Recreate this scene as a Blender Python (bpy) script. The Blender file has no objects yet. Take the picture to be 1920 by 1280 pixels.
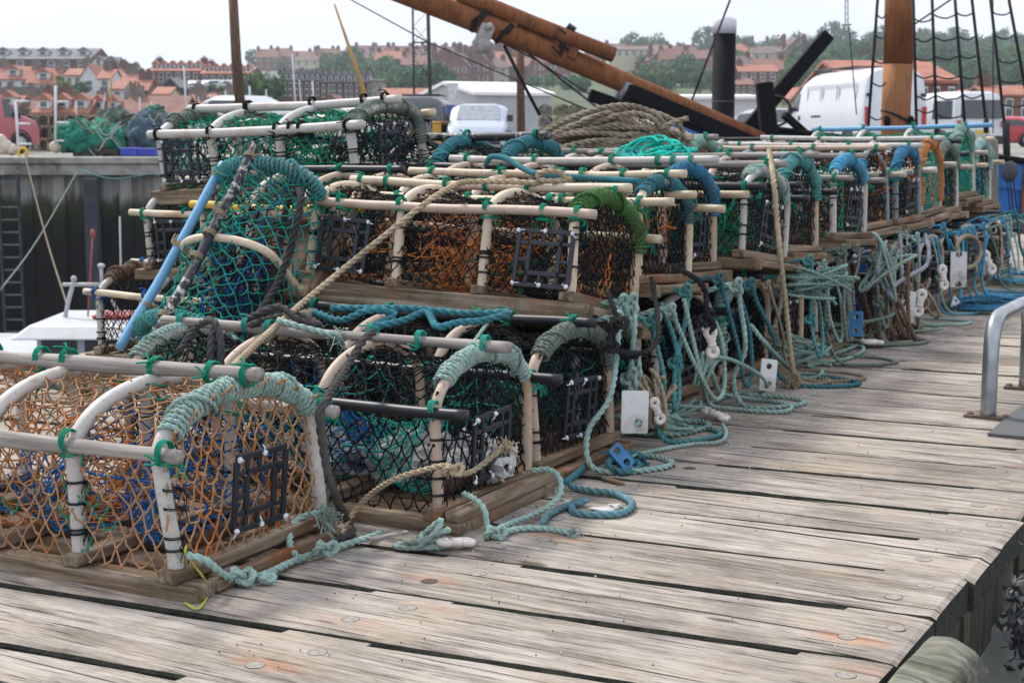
import bpy, math, random
import numpy as np
from mathutils import Matrix, Vector
RNG = np.random.default_rng(7)
random.seed(7)
SC = bpy.context.scene
COL = SC.collection
# ------------------------------------------------------------------ camera maths (used to survey positions from the photo)
F = 2800.0; CH = 1.05; TH = math.atan((640-255)/F)
CT, ST = math.cos(TH), math.sin(TH)
PHI = math.atan2(1580, F/CT)
U = np.array([math.sin(PHI), math.cos(PHI), 0.0]); R = np.array([math.cos(PHI), -math.sin(PHI), 0.0])
CAM = np.array([0, 0, CH])
def ray(px, py):
    x = (px-960)/F; y = -(py-640)/F
    return np.array([x, CT+y*ST, -ST+y*CT])
def G(px, py, z=0.0):
    d = ray(px, py); return CAM+d*((z-CH)/d[2])
def D(px, py, Y):
    d = ray(px, py); return CAM+d*(Y/d[1])
def RP(px, py, r):
    d = ray(px, py); return CAM+d*((r-CAM@R)/(d@R))
def UP(px, py, u):
    d = ray(px, py); return CAM+d*((u-CAM@U)/(d@U))
def dk(r, u, z=0.0):
    return U*u+R*r+np.array([0, 0, z])
# ------------------------------------------------------------------ mesh builder
def nrm(a):
    return a/np.maximum(np.linalg.norm(a, axis=-1, keepdims=True), 1e-9)
class MB:
    def __init__(s):
        s.v = []; s.f = []; s.n = 0; s.rn = []
    def add(s, v, faces, mi=0, rnd=None):
        """faces: list of int arrays (F,k)"""
        v = np.asarray(v, float).reshape(-1, 3)
        for fa in faces:
            fa = np.asarray(fa)
            if fa.size: s.f.append((fa+s.n, mi))
        s.v.append(v); s.n += len(v)
        s.rn.append(np.full(len(v), random.random() if rnd is None else 0.0) if np.ndim(rnd) == 0 and (rnd is None) else (np.full(len(v), rnd) if np.ndim(rnd) == 0 else np.asarray(rnd, float)))
        return s
    def build(s, name, mats, parent=None, smooth=True, loc=None, rz=0.0, M=None, bevel=0, sub=0, rnd=False, autos=None):
        me = bpy.data.meshes.new(name)
        V = np.concatenate(s.v) if s.v else np.zeros((0, 3))
        me.vertices.add(len(V)); me.vertices.foreach_set('co', V.ravel())
        li = []; tot = []; mi = []
        for fa, m in s.f:
            li.append(fa.ravel()); tot.append(np.full(len(fa), fa.shape[1])); mi.append(np.full(len(fa), m))
        li = np.concatenate(li); tot = np.concatenate(tot); mi = np.concatenate(mi)
        me.loops.add(len(li)); me.loops.foreach_set('vertex_index', li.astype(np.int32))
        st = np.concatenate([[0], np.cumsum(tot)[:-1]])
        me.polygons.add(len(tot)); me.polygons.foreach_set('loop_start', st.astype(np.int32)); me.polygons.foreach_set('loop_total', tot.astype(np.int32))
        me.polygons.foreach_set('material_index', mi.astype(np.int32))
        me.polygons.foreach_set('use_smooth', np.full(len(tot), smooth))
        if rnd:
            at = me.attributes.new('rnd', 'FLOAT', 'POINT'); at.data.foreach_set('value', np.concatenate(s.rn).astype(np.float32))
        for m in (mats if isinstance(mats, (list, tuple)) else [mats]): me.materials.append(m)
        me.update(calc_edges=True); me.validate()
        o = bpy.data.objects.new(name, me); COL.objects.link(o)
        if M is not None: o.matrix_world = M
        elif loc is not None: o.location = loc; o.rotation_euler = (0, 0, rz)
        if parent is not None: o.parent = parent
        if bevel:
            b = o.modifiers.new('bevel', 'BEVEL'); b.width = bevel; b.segments = 2; b.limit_method = 'ANGLE'
        return o
BOXF = np.array([[0, 3, 2, 1], [4, 5, 6, 7], [0, 1, 5, 4], [1, 2, 6, 5], [2, 3, 7, 6], [3, 0, 4, 7]])
def box(mb, x0, x1, y0, y1, z0, z1, mi=0, M=None, rnd=None, jit=0.0):
    v = np.array([[x0, y0, z0], [x1, y0, z0], [x1, y1, z0], [x0, y1, z0], [x0, y0, z1], [x1, y0, z1], [x1, y1, z1], [x0, y1, z1]], float)
    if jit: v = v+RNG.uniform(-jit, jit, v.shape)
    if M is not None: v = v@np.array(M.to_3x3()).T+np.array(M.translation)
    return mb.add(v, [BOXF], mi, rnd)
def obar(mb, a, b, w, h, mi=0, up=(0, 0, 1)):
    """rectangular bar from a to b"""
    a = np.array(a, float); b = np.array(b, float); d = nrm(b-a); s = nrm(np.cross(d, np.array(up, float))); t = np.cross(s, d)
    v = []
    for p in (a, b):
        for sx, sy in ((-1, -1), (1, -1), (1, 1), (-1, 1)): v.append(p+s*sx*w/2+t*sy*h/2)
    mb.add(v, [BOXF], mi)
def crom(P, n=8, closed=False):
    P = np.asarray(P, float)
    if closed: Q = np.vstack([P[-1], P, P[0], P[1]])
    else: Q = np.vstack([2*P[0]-P[1], P, 2*P[-1]-P[-2]])
    t = np.linspace(0, 1, n, endpoint=False)[:, None]; out = []
    for i in range(len(Q)-3):
        p0, p1, p2, p3 = Q[i:i+4]
        out.append(.5*((2*p1)+(-p0+p2)*t+(2*p0-5*p1+4*p2-p3)*t*t+(-p0+3*p1-3*p2+p3)*t**3))
    out = np.vstack(out)
    return out if closed else np.vstack([out, P[-1]])
def resamp(P, step):
    P = np.asarray(P, float); d = np.r_[0, np.cumsum(np.linalg.norm(np.diff(P, axis=0), axis=1))]
    n = max(2, int(d[-1]/step)+1); s = np.linspace(0, d[-1], n)
    return np.stack([np.interp(s, d, P[:, k]) for k in range(3)], 1)
def frames(P, closed=False):
    T = nrm(np.gradient(P, axis=0)); N = len(P)
    a = np.array([0, 0, 1.0]) if abs(T[0][2]) < .9 else np.array([1.0, 0, 0])
    n0 = np.cross(T[0], a); n0 /= np.linalg.norm(n0)
    out = np.empty((N, 3)); out[0] = n0; cur = n0
    for i in range(1, N):
        t = T[i]; cur = cur-t*(cur[0]*t[0]+cur[1]*t[1]+cur[2]*t[2]); l = math.sqrt(cur[0]**2+cur[1]**2+cur[2]**2)
        cur = cur/l if l > 1e-6 else out[i-1]; out[i] = cur
    return T, out, np.cross(T, out)
def ringf(N, n):
    i = np.arange(N-1)[:, None]; j = np.arange(n)[None, :]; j2 = (j+1) % n
    return np.stack([i*n+j+0*i, i*n+j2, (i+1)*n+j2, (i+1)*n+j], -1).reshape(-1, 4)
def tube(mb, P, r, n=8, mi=0, caps=True, rnd=None, flat=1.0):
    P = np.asarray(P, float); N = len(P); T, A, B = frames(P); r = np.broadcast_to(np.asarray(r, float), (N,))
    th = np.arange(n)*2*math.pi/n
    V = P[:, None]+r[:, None, None]*(A[:, None]*np.cos(th)[None, :, None]+flat*B[:, None]*np.sin(th)[None, :, None])
    fs = [ringf(N, n)]
    if caps: fs += [np.arange(n)[::-1][None], (np.arange(n)+(N-1)*n)[None]]
    return mb.add(V.reshape(-1, 3), fs, mi, rnd)
def rope(mb, P, r, pitch=None, mi=0, n=18, step=None, caps=True, lay=1):
    pitch = pitch or r*7.0; step = step or pitch/9
    P = resamp(P, step); N = len(P); T, A, B = frames(P)
    d = np.r_[0, np.cumsum(np.linalg.norm(np.diff(P, axis=0), axis=1))]
    tw = lay*d/pitch*2*math.pi
    th = np.arange(n)*2*math.pi/n
    a = np.mod(th+math.pi/3, 2*math.pi/3)-math.pi/3
    pr = r*(.52*np.cos(a)+np.sqrt(np.maximum(.48**2-(.52*np.sin(a))**2, 0)))
    an = th[None, :]+tw[:, None]
    V = P[:, None]+pr[None, :, None]*(A[:, None]*np.cos(an)[..., None]+B[:, None]*np.sin(an)[..., None])
    fs = [ringf(N, n)]
    if caps: fs += [np.arange(n)[::-1][None], (np.arange(n)+(N-1)*n)[None]]
    return mb.add(V.reshape(-1, 3), fs, mi)
def coilpath(P, rr, turns, ppt=12, jit=0.0, s0=0.0, s1=1.0, ph=0.0):
    P = resamp(P, .004); T, A, B = frames(P); N = int(turns*ppt)
    s = np.linspace(s0, s1, N)*(len(P)-1)
    I = lambda X: np.stack([np.interp(s, np.arange(len(P)), X[:, k]) for k in range(3)], 1)
    C, a, b = I(P), nrm(I(A)), nrm(I(B)); th = np.linspace(0, turns*2*math.pi, N)+ph
    rad = rr*(1+jit*np.interp(np.arange(N), np.linspace(0, N, max(3, int(turns*2))), RNG.normal(0, 1, max(3, int(turns*2)))))
    return C+rad[:, None]*(a*np.cos(th)[:, None]+b*np.sin(th)[:, None])
def segs(mb, a, b, r, n=5, mi=0):
    a = np.asarray(a); b = np.asarray(b); M = len(a)
    if M == 0: return
    d = nrm(b-a); up = np.where(np.abs(d[:, 2:3]) < .9, np.array([[0, 0, 1.0]]), np.array([[1.0, 0, 0]]))
    s = nrm(np.cross(d, up)); t = np.cross(d, s); th = np.arange(n)*2*math.pi/n
    ring = s[:, None]*np.cos(th)[None, :, None]+t[:, None]*np.sin(th)[None, :, None]
    rr = np.broadcast_to(np.asarray(r, float), (M,))[:, None, None]
    V = np.stack([a[:, None]+ring*rr, b[:, None]+ring*rr], 1).reshape(-1, 3)
    j = np.arange(n); j2 = (j+1) % n; f = np.stack([j, j2, j2+n, j+n], -1)
    mb.add(V, [(f[None]+(np.arange(M)*2*n)[:, None, None]).reshape(-1, 4)], mi)
OCV = np.array([[1, 0, 0], [-1, 0, 0], [0, 1, 0], [0, -1, 0], [0, 0, 1], [0, 0, -1]], float)
OCF = np.array([[0, 2, 4], [2, 1, 4], [1, 3, 4], [3, 0, 4], [2, 0, 5], [1, 2, 5], [3, 1, 5], [0, 3, 5]])
def knots(mb, P, r, mi=0):
    P = np.asarray(P); M = len(P)
    if M == 0: return
    V = (P[:, None]+OCV[None]*r*RNG.uniform(.8, 1.25, (M, 1, 3))).reshape(-1, 3)
    mb.add(V, [(OCF[None]+(np.arange(M)*6)[:, None, None]).reshape(-1, 3)], mi)
def net(mb, surf, I, J, r, n=4, kr=2.0, jit=.12, sag=0.0, mis=(0,), drop=0.0, wrap=False, seed=0, ms=1.0, bend=.006):
    """diamond mesh: surf(s,t)->(...,3); nodes on a checkerboard of I x J cells"""
    rg = np.random.default_rng(seed)
    i, j = np.meshgrid(np.arange(I+1), np.arange(J+1), indexing='ij')
    s = i/I+rg.normal(0, jit/I, i.shape)*((i > 0) & (i < I)); t = j/J+rg.normal(0, jit/J, i.shape)*((j > 0) & (j < J))
    s = s+.35/I*np.sin(j*.7+seed)*((i > 0) & (i < I))
    P = surf(np.clip(s, 0, 1), np.clip(t, 0, 1))
    par = (i+j) % 2 == 0
    # smooth 2-D noise picks the twine colour
    q = np.sin(i*.55+seed)+np.sin(j*.43+seed*2.1)+rg.normal(0, .5, i.shape)
    for di, dj in ((1, 1), (1, -1)):
        a = P[:-1, :-1] if dj == 1 else P[:-1, 1:]; b = P[1:, 1:] if dj == 1 else P[1:, :-1]
        m = par[:-1, :-1] if dj == 1 else par[:-1, 1:]
        qq = (q[:-1, :-1] if dj == 1 else q[:-1, 1:])[m]; a = a[m]; b = b[m]
        if drop:
            k = rg.random(len(a)) > drop; a = a[k]; b = b[k]; qq = qq[k]
        c = (a+b)/2+rg.normal(0, bend*.5, a.shape)+np.array([0, 0, -bend])
        mi = np.zeros(len(a), int)
        if len(mis) > 1: mi = (qq > 1.1*ms).astype(int)
        if len(mis) > 2: mi[qq < -1.3*ms] = 2
        for k in range(len(mis)):
            w = mi == k
            segs(mb, np.vstack([a[w], c[w]]), np.vstack([c[w], b[w]]), r, n, mis[k])
    if kr: knots(mb, P[par], r*kr, mis[0])
    return P
def blob(mb, c, rad, nu=24, nv=16, amp=.15, fr=3.0, mi=0, seed=0, flatz=None):
    rg = np.random.default_rng(seed); u = np.linspace(0, 2*math.pi, nu, endpoint=False); v = np.linspace(.02, math.pi-.02, nv)
    uu, vv = np.meshgrid(u, v); n = np.stack([np.cos(uu)*np.sin(vv), np.sin(uu)*np.sin(vv), np.cos(vv)], -1)
    d = np.zeros(uu.shape)
    for k in range(7):
        w = nrm(rg.normal(size=3))*fr*(1+.45*k); d += np.sin(n@w+rg.uniform(0, 6))*amp/(1+.35*k)
    V = n*(1+d)[..., None]*np.asarray(rad)
    if flatz is not None: V[..., 2] = np.maximum(V[..., 2], flatz)
    mb.add(V.reshape(-1, 3)+np.asarray(c), [ringf(nv, nu)[:, ::-1], np.arange(nu)[None], (np.arange(nu)+(nv-1)*nu)[::-1][None]], mi)
def mat4(loc, rz=0, ry=0, rx=0):
    return Matrix.Translation(Vector(loc))@Matrix.Rotation(rz, 4, 'Z')@Matrix.Rotation(ry, 4, 'Y')@Matrix.Rotation(rx, 4, 'X')
def tag(o, label=None, cat=None, group=None, kind=None):
    if label: o['label'] = label
    if cat: o['category'] = cat
    if group: o['group'] = group
    if kind: o['kind'] = kind
    return o
def empty(name, M=None, loc=None, label=None, cat=None, group=None):
    o = bpy.data.objects.new(name, None); COL.objects.link(o); o.empty_display_size = .1
    if M is not None: o.matrix_world = M
    if loc is not None: o.location = loc
    return tag(o, label, cat, group)
def copy_tree(o, parent=None):
    c = o.copy(); COL.objects.link(c)
    if parent is not None:
        c.parent = parent; c.matrix_parent_inverse = o.matrix_parent_inverse
    for ch in KIDS.get(o.name, ()): copy_tree(ch, c)
    return c
KIDS = {}
def scan_kids():
    KIDS.clear()
    for o in SC.objects:
        if o.parent is not None: KIDS.setdefault(o.parent.name, []).append(o)
# ------------------------------------------------------------------ materials
MATS = {}
def M_(name, build):
    if name in MATS: return MATS[name]
    m = bpy.data.materials.new(name); m.use_nodes = True; nt = m.node_tree; nt.nodes.clear()
    out = nt.nodes.new('ShaderNodeOutputMaterial'); b = nt.nodes.new('ShaderNodeBsdfPrincipled')
    nt.links.new(b.outputs[0], out.inputs[0]); build(NT(nt), b); MATS[name] = m
    return m
class NT:
    def __init__(s, nt): s.nt = nt
    def n(s, t, **k):
        x = s.nt.nodes.new('ShaderNode'+t)
        for a, b in k.items(): setattr(x, a, b)
        return x
    def l(s, a, b): s.nt.links.new(a, b)
    def co(s, kind='Object', scale=(1, 1, 1), rnd=False):
        tc = s.n('TexCoord'); mp = s.n('Mapping'); mp.inputs['Scale'].default_value = scale; s.l(tc.outputs[kind], mp.inputs[0])
        if rnd:
            at = s.n('Attribute', attribute_name='rnd'); cm = s.n('CombineXYZ'); m = s.math('MULTIPLY', at.outputs['Fac'], 37.0)
            for i in range(3): s.l(m, cm.inputs[i])
            ad = s.n('VectorMath', operation='ADD'); s.l(mp.outputs[0], ad.inputs[0]); s.l(cm.outputs[0], ad.inputs[1]); return ad.outputs[0]
        return mp.outputs[0]
    def noise(s, vec, sc=5, det=4, rough=.55, dist=0.0):
        x = s.n('TexNoise'); x.inputs['Scale'].default_value = sc; x.inputs['Detail'].default_value = det; x.inputs['Roughness'].default_value = rough; x.inputs['Distortion'].default_value = dist
        if vec is not None: s.l(vec, x.inputs['Vector'])
        return x.outputs['Fac']
    def vor(s, vec, sc=5, feat='F1', out='Distance'):
        x = s.n('TexVoronoi', feature=feat); x.inputs['Scale'].default_value = sc; s.l(vec, x.inputs['Vector']); return x.outputs[out]
    def ramp(s, fac, stops):
        x = s.n('ValToRGB'); e = x.color_ramp.elements
        while len(e) < len(stops): e.new(.5)
        for a, (p, c) in zip(e, stops): a.position = p; a.color = (*c, 1) if len(c) == 3 else c
        s.l(fac, x.inputs[0]); return x.outputs[0]
    def math(s, op, a, b=None, c=None, clamp=False):
        x = s.n('Math', operation=op); x.use_clamp = clamp
        for i, v in enumerate((a, b, c)):
            if v is None: continue
            if isinstance(v, (int, float)): x.inputs[i].default_value = v
            else: s.l(v, x.inputs[i])
        return x.outputs[0]
    def mix(s, fac, a, b, mode='MIX'):
        x = s.n('Mix', data_type='RGBA', blend_type=mode)
        for i, v in ((0, fac), (6, a), (7, b)):
            if isinstance(v, (int, float)): x.inputs[i].default_value = v
            elif isinstance(v, tuple): x.inputs[i].default_value = (*v, 1)
            else: s.l(v, x.inputs[i])
        return x.outputs[2]
    def bump(s, b, h, st=.5, d=.01):
        x = s.n('Bump'); x.inputs['Strength'].default_value = st; x.inputs['Distance'].default_value = d; s.l(h, x.inputs['Height']); s.l(x.outputs[0], b.inputs['Normal'])
def lin(r, g, b):
    f = lambda c: (c/255/12.92) if c/255 <= .04045 else ((c/255+.055)/1.055)**2.4
    return (f(r), f(g), f(b))
def sc(c, k): return tuple(min(1, x*k) for x in c)
def simple(name, c, rough=.6, metal=0.0, var=.25, vs=8.0, bump=0.0, spec=None, dirt=None, dsc=3.0, coord='Object', trans=0.0):
    def bld(t, b):
        v = t.co(coord); f = t.noise(v, vs, 5, .6)
        col = t.ramp(f, [(.3, sc(c, 1-var)), (.7, sc(c, 1+var))])
        if dirt is not None:
            g = t.noise(v, dsc, 6, .65); g = t.ramp(g, [(.48, (0, 0, 0)), (.66, (1, 1, 1))]); col = t.mix(g, col, dirt)
        t.l(col, b.inputs['Base Color']); b.inputs['Roughness'].default_value = rough; b.inputs['Metallic'].default_value = metal
        if spec is not None: b.inputs['Specular IOR Level'].default_value = spec
        if bump: t.bump(b, t.noise(v, vs*4, 5, .6), bump, .01)
        if trans: b.inputs['Transmission Weight'].default_value = trans
    return M_(name, bld)
def pipe_mat(name, c, stain=(.30, .14, .05), amt=.5):
    def bld(t, b):
        v = t.co('Object'); f = t.noise(v, 3.0, 5, .6); g = t.noise(v, 14, 6, .7)
        col = t.ramp(f, [(.3, sc(c, .78)), (.5, c), (.75, sc(c, 1.12))])
        st = t.ramp(t.math('ADD', t.math('MULTIPLY', f, .6), t.math('MULTIPLY', g, .4)), [(.50, (0, 0, 0)), (.66, (amt, amt, amt))])
        col = t.mix(st, col, stain)
        al = t.ramp(t.noise(v, 2.1, 6, .7, .6), [(.50, (0, 0, 0)), (.66, (.5, .5, .5))]); col = t.mix(al, col, (c[0]*.42+.03, c[1]*.46+.03, c[2]*.32+.01))
        sp = t.ramp(t.noise(v, 90, 2, .5), [(.60, (0, 0, 0)), (.74, (.55, .55, .55))]); col = t.mix(sp, col, sc(stain, .8))
        t.l(col, b.inputs['Base Color']); b.inputs['Roughness'].default_value = .55; b.inputs['Specular IOR Level'].default_value = .35
        t.bump(b, g, .25, .004)
    return M_(name, bld)
def rope_mat(name, c, dirt=(.08, .07, .05), amt=.5, var=.3):
    def bld(t, b):
        v = t.co('Object'); f = t.noise(v, 12, 5, .65); h = t.noise(v, 300, 3, .7); g = t.noise(v, 5, 4, .6)
        col = t.ramp(f, [(.28, sc(c, 1-var)), (.72, sc(c, 1+var))])
        col = t.mix(t.ramp(g, [(.45, (0, 0, 0)), (.75, (amt, amt, amt))]), col, dirt)
        col = t.mix(t.ramp(h, [(.35, (.45, .45, .45)), (.6, (0, 0, 0))]), col, sc(c, .45))
        t.l(col, b.inputs['Base Color']); b.inputs['Roughness'].default_value = .9; b.inputs['Specular IOR Level'].default_value = .15
        t.bump(b, h, .6, .003)
    return M_(name, bld)
def wood_mat(name, lo, mid, hi, sx=1.0, grain=110, moss=0.0, rnd=True, rust=0.0, axis=0):
    """weathered timber, grain along local axis"""
    def bld(t, b):
        scl = [1.0, 1.0, 1.0]; scl = [s*1.0 for s in scl]; big = [1, 1, 1]; s1 = [1, 1, 1]
        for k in range(3): s1[k] = 1.6*sx if k == axis else 26
        v1 = t.co('Object', tuple(s1), rnd); v2 = t.co('Object', tuple(3 if k == axis else grain for k in range(3)), rnd); v0 = t.co('Object', (1, 1, 1), rnd)
        a = t.noise(v1, 1.0, 6, .65, .6); g = t.noise(v2, 1.0, 4, .7, .2); w = t.noise(v0, 2.2, 5, .6)
        f = t.math('ADD', t.math('MULTIPLY', a, .45), t.math('ADD', t.math('MULTIPLY', g, .35), t.math('MULTIPLY', w, .2)))
        col = t.ramp(f, [(.36, lo), (.5, mid), (.63, hi)])
        if rust: col = t.mix(t.ramp(t.noise(v0, 5, 4, .6), [(.52, (0, 0, 0)), (.7, (rust, rust, rust))]), col, (.22, .080, .028))
        if moss: col = t.mix(t.ramp(t.noise(v0, 4, 6, .7), [(.47, (0, 0, 0)), (.68, (moss, moss, moss))]), col, (.045, .055, .015))
        ck = t.ramp(t.noise(t.co('Object', tuple(1.3 if k == axis else 42 for k in range(3)), rnd), 1.0, 3, .5, .4), [(.27, (.75, .75, .75)), (.32, (0, 0, 0))])
        col = t.mix(ck, col, sc(lo, .35))
        t.l(col, b.inputs['Base Color']); b.inputs['Roughness'].default_value = .85; b.inputs['Specular IOR Level'].default_value = .2
        t.bump(b, t.math('SUBTRACT', f, t.math('MULTIPLY', ck, .5)), .6, .006)
    return M_(name, bld)
# ------------------------------------------------------------------ palettes
WHITE = pipe_mat('pipe_white', (.54, .525, .50), amt=.55); CREAM = pipe_mat('pipe_cream', (.66, .55, .41), amt=.75)
PINK = pipe_mat('pipe_pink', (.52, .40, .32), amt=.6); YEL = pipe_mat('pipe_yellow', (.62, .40, .04), amt=.2)
BLK = simple('pipe_black', (.016, .018, .022), .45, var=.4, vs=30, spec=.4); BLUEP = pipe_mat('pipe_blue', (.16, .38, .62), amt=.1)
GREYP = pipe_mat('pipe_grey', (.20, .26, .29), amt=.2)
def flaky(t, b):
    v = t.co('Object'); f = t.noise(v, 40, 5, .7)
    col = t.ramp(f, [(.5, (.02, .021, .026)), (.56, (.5, .5, .48))]); g = t.noise(v, 5, 3, .5)
    col = t.mix(t.ramp(g, [(.45, (0, 0, 0)), (.55, (1, 1, 1))]), (.022, .024, .03), col); t.l(col, b.inputs['Base Color']); b.inputs['Roughness'].default_value = .6; t.bump(b, f, .5, .003)
FLAKY = M_('flaky_black_paint', flaky)
WROD = wood_mat('pole_wood', (.12, .105, .095), (.30, .275, .25), (.46, .43, .40), grain=60, rnd=False)
WBASE = wood_mat('base_wood', (.045, .032, .022), (.21, .15, .10), (.38, .32, .26), grain=70, moss=.7, rust=.85)
WBASEY = wood_mat('base_wood_cross', (.05, .035, .024), (.21, .145, .095), (.36, .30, .24), grain=70, moss=.35, rust=.95, axis=1)
NC = dict(black=(.013, .014, .018), orange=(.56, .20, .055), tan=(.46, .27, .15), green=(.012, .27, .165), teal=(.03, .34, .27), blue=(.012, .13, .38), yellow=(.55, .36, .02), dgreen=(.02, .14, .10), rust=(.30, .12, .05), red=(.62, .10, .03))
NM = {k: rope_mat('twine_'+k, v, amt=.15, var=.25) for k, v in NC.items()}
RC = dict(pale=(.36, .52, .47), green=(.26, .41, .355), teal=(.10, .32, .32), blue=(.055, .22, .36), faded=(.14, .29, .34), sky=(.09, .36, .56), moss=(.085, .20, .06), sage=(.19, .235, .20), cream=(.50, .40, .27), beige=(.38, .31, .22), brown=(.21, .17, .12), black=(.030, .031, .036), charcoal=(.075, .073, .078), turq=(.03, .56, .46), orange=(.55, .23, .09), petrol=(.05, .20, .24), lilac=(.34, .36, .42), umber=(.20, .13, .09), lime=(.55, .55, .12))
RM = {k: rope_mat('rope_'+k, v, dirt=(.13, .11, .08), amt=.25 if k == 'turq' else .55) for k, v in RC.items()}
IRON = simple('rusty_iron', (.075, .035, .022), .85, var=.5, vs=25, bump=.8)
PLB = simple('panel_plastic', (.012, .015, .024), .42, var=.3, vs=12, spec=.5)
TIEW = simple('nylon_white', (.72, .74, .76), .35, var=.1, spec=.5)
DARK = simple('dark_cavity', (.02, .019, .016), .95, var=.5)
# ------------------------------------------------------------------ quay deck
RUSTS = [(-.876, 3.003, .9), (-.794, 2.84, .35), (-1.882, 2.933, .5), (-1.779, 2.753, .35), (-1.858, 2.28, .7), (-1.864, 2.585, .25), (-1.78, 3.403, .7), (-2.0, 2.73, .1), (-1.808, 4.055, .3), (-.80, 2.60, .4), (-.86, 4.9, .3)]
def deckmat(t, b):
    at = t.n('Attribute', attribute_name='rnd').outputs['Fac']
    v1 = t.co('Object', (2.0, 26, 6), True); v2 = t.co('Object', (6.5, 175, 20), True); v0 = t.co('Object', (1, 1.6, 1), True); raw = t.co('Object')
    a = t.noise(v1, 1, 6, .62, .8); g = t.noise(v2, 1, 5, .72, .25); w = t.noise(v0, 1.7, 6, .62, .4)
    # cathedral figure : bands stretched along the plank, bent by low noise
    bend = t.noise(t.co('Object', (.75, 4.5, 1), True), 1, 2, .4)
    sep = t.n('SeparateXYZ'); t.l(raw, sep.inputs[0])
    ring = t.math('SINE', t.math('ADD', t.math('MULTIPLY', sep.outputs[1], 260.0), t.math('MULTIPLY', bend, 95.0)))
    rmask = t.ramp(t.noise(t.co('Object', (.6, 2.0, 1), True), 1.3, 2, .5), [(.5, (0, 0, 0)), (.66, (1, 1, 1))])
    f = t.math('ADD', t.math('MULTIPLY', a, .34), t.math('ADD', t.math('MULTIPLY', g, .42), t.math('MULTIPLY', w, .24)))
    f = t.math('ADD', f, t.math('MULTIPLY', t.math('MULTIPLY', ring, rmask), .034))
    f = t.math('ADD', f, t.math('MULTIPLY', t.math('SUBTRACT', t.noise(t.co('Object', (1, 2.2, 1), True), 38, 4, .7), .5), .10))
    f = t.math('ADD', f, t.math('MULTIPLY', t.math('SUBTRACT', at, .5), .05))
    col = t.ramp(f, [(.34, (.060, .050, .041)), (.43, (.180, .156, .133)), (.495, (.335, .297, .260)), (.56, (.465, .42, .375)), (.66, (.58, .535, .485))])
    warm = t.ramp(t.noise(v0, 3.1, 3, .5), [(.4, (0, 0, 0)), (.7, (.4, .4, .4))]); col = t.mix(warm, col, (.42, .33, .235), 'MIX')
    stain = t.ramp(t.noise(t.co('Object', (.9, 1.3, 1)), 1.6, 6, .7, .5), [(.50, (0, 0, 0)), (.70, (.62, .62, .62))]); col = t.mix(stain, col, (.115, .105, .10))
    # long drying cracks and short checks
    c1 = t.ramp(t.noise(t.co('Object', (.55, 34, 1), True), 1, 2, .4, .25), [(.285, (1, 1, 1)), (.298, (0, 0, 0))])
    c2 = t.ramp(t.noise(t.co('Object', (4, 120, 1), True), 1, 3, .6, .2), [(.31, (.85, .85, .85)), (.36, (0, 0, 0))])
    c3 = t.ramp(t.noise(t.co('Object', (1.2, 75, 1), True), 1, 2, .5, .15), [(.30, (.9, .9, .9)), (.325, (0, 0, 0))])
    ck = t.math('MAXIMUM', t.math('MAXIMUM', c1, c2), c3); col = t.mix(ck, col, (.035, .03, .026))
    # knots
    kv = t.n('TexVoronoi'); kv.inputs['Scale'].default_value = 1; t.l(t.co('Object', (1.5, 5.2, 1), True), kv.inputs['Vector'])
    kd = kv.outputs['Distance']; kn = t.ramp(kd, [(.045, (.8, .8, .8)), (.075, (0, 0, 0))]); col = t.mix(kn, col, (.10, .075, .055))
    # rust bleeding from the bolts, drawn out along the grain
    tot = None
    for x, y, k in RUSTS:
        dx = t.math('MULTIPLY', t.math('SUBTRACT', sep.outputs[0], x+.02), 9.0); dy = t.math('MULTIPLY', t.math('SUBTRACT', sep.outputs[1], y), 26.0)
        d2 = t.math('ADD', t.math('MULTIPLY', dx, dx), t.math('MULTIPLY', dy, dy)); e = t.math('MULTIPLY', t.math('SUBTRACT', 1.0, d2, clamp=True), k)
        tot = e if tot is None else t.math('ADD', tot, e)
    rs = t.math('MULTIPLY', tot, t.ramp(g, [(.3, (.4, .4, .4)), (.6, (1, 1, 1))]), clamp=True)
    col = t.mix(t.math('MULTIPLY', rs, .8), col, (.46, .20, .085))
    ht = t.math('SUBTRACT', t.math('ADD', t.math('MULTIPLY', g, .6), t.math('MULTIPLY', a, .6)), t.math('MULTIPLY', ck, .6))
    t.l(col, b.inputs['Base Color']); b.inputs['Roughness'].default_value = .9; b.inputs['Specular IOR Level'].default_value = .15
    t.bump(b, ht, 1.0, .008)
DECKM = M_('weathered_deck', deckmat)
SIDEM = wood_mat('deck_edge_timber', (.018, .018, .013), (.06, .062, .045), (.15, .15, .12), grain=60, moss=.5, axis=2)
RL = -5.35
mb = MB(); rgd = np.random.default_rng(11); PZ = {}
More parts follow.
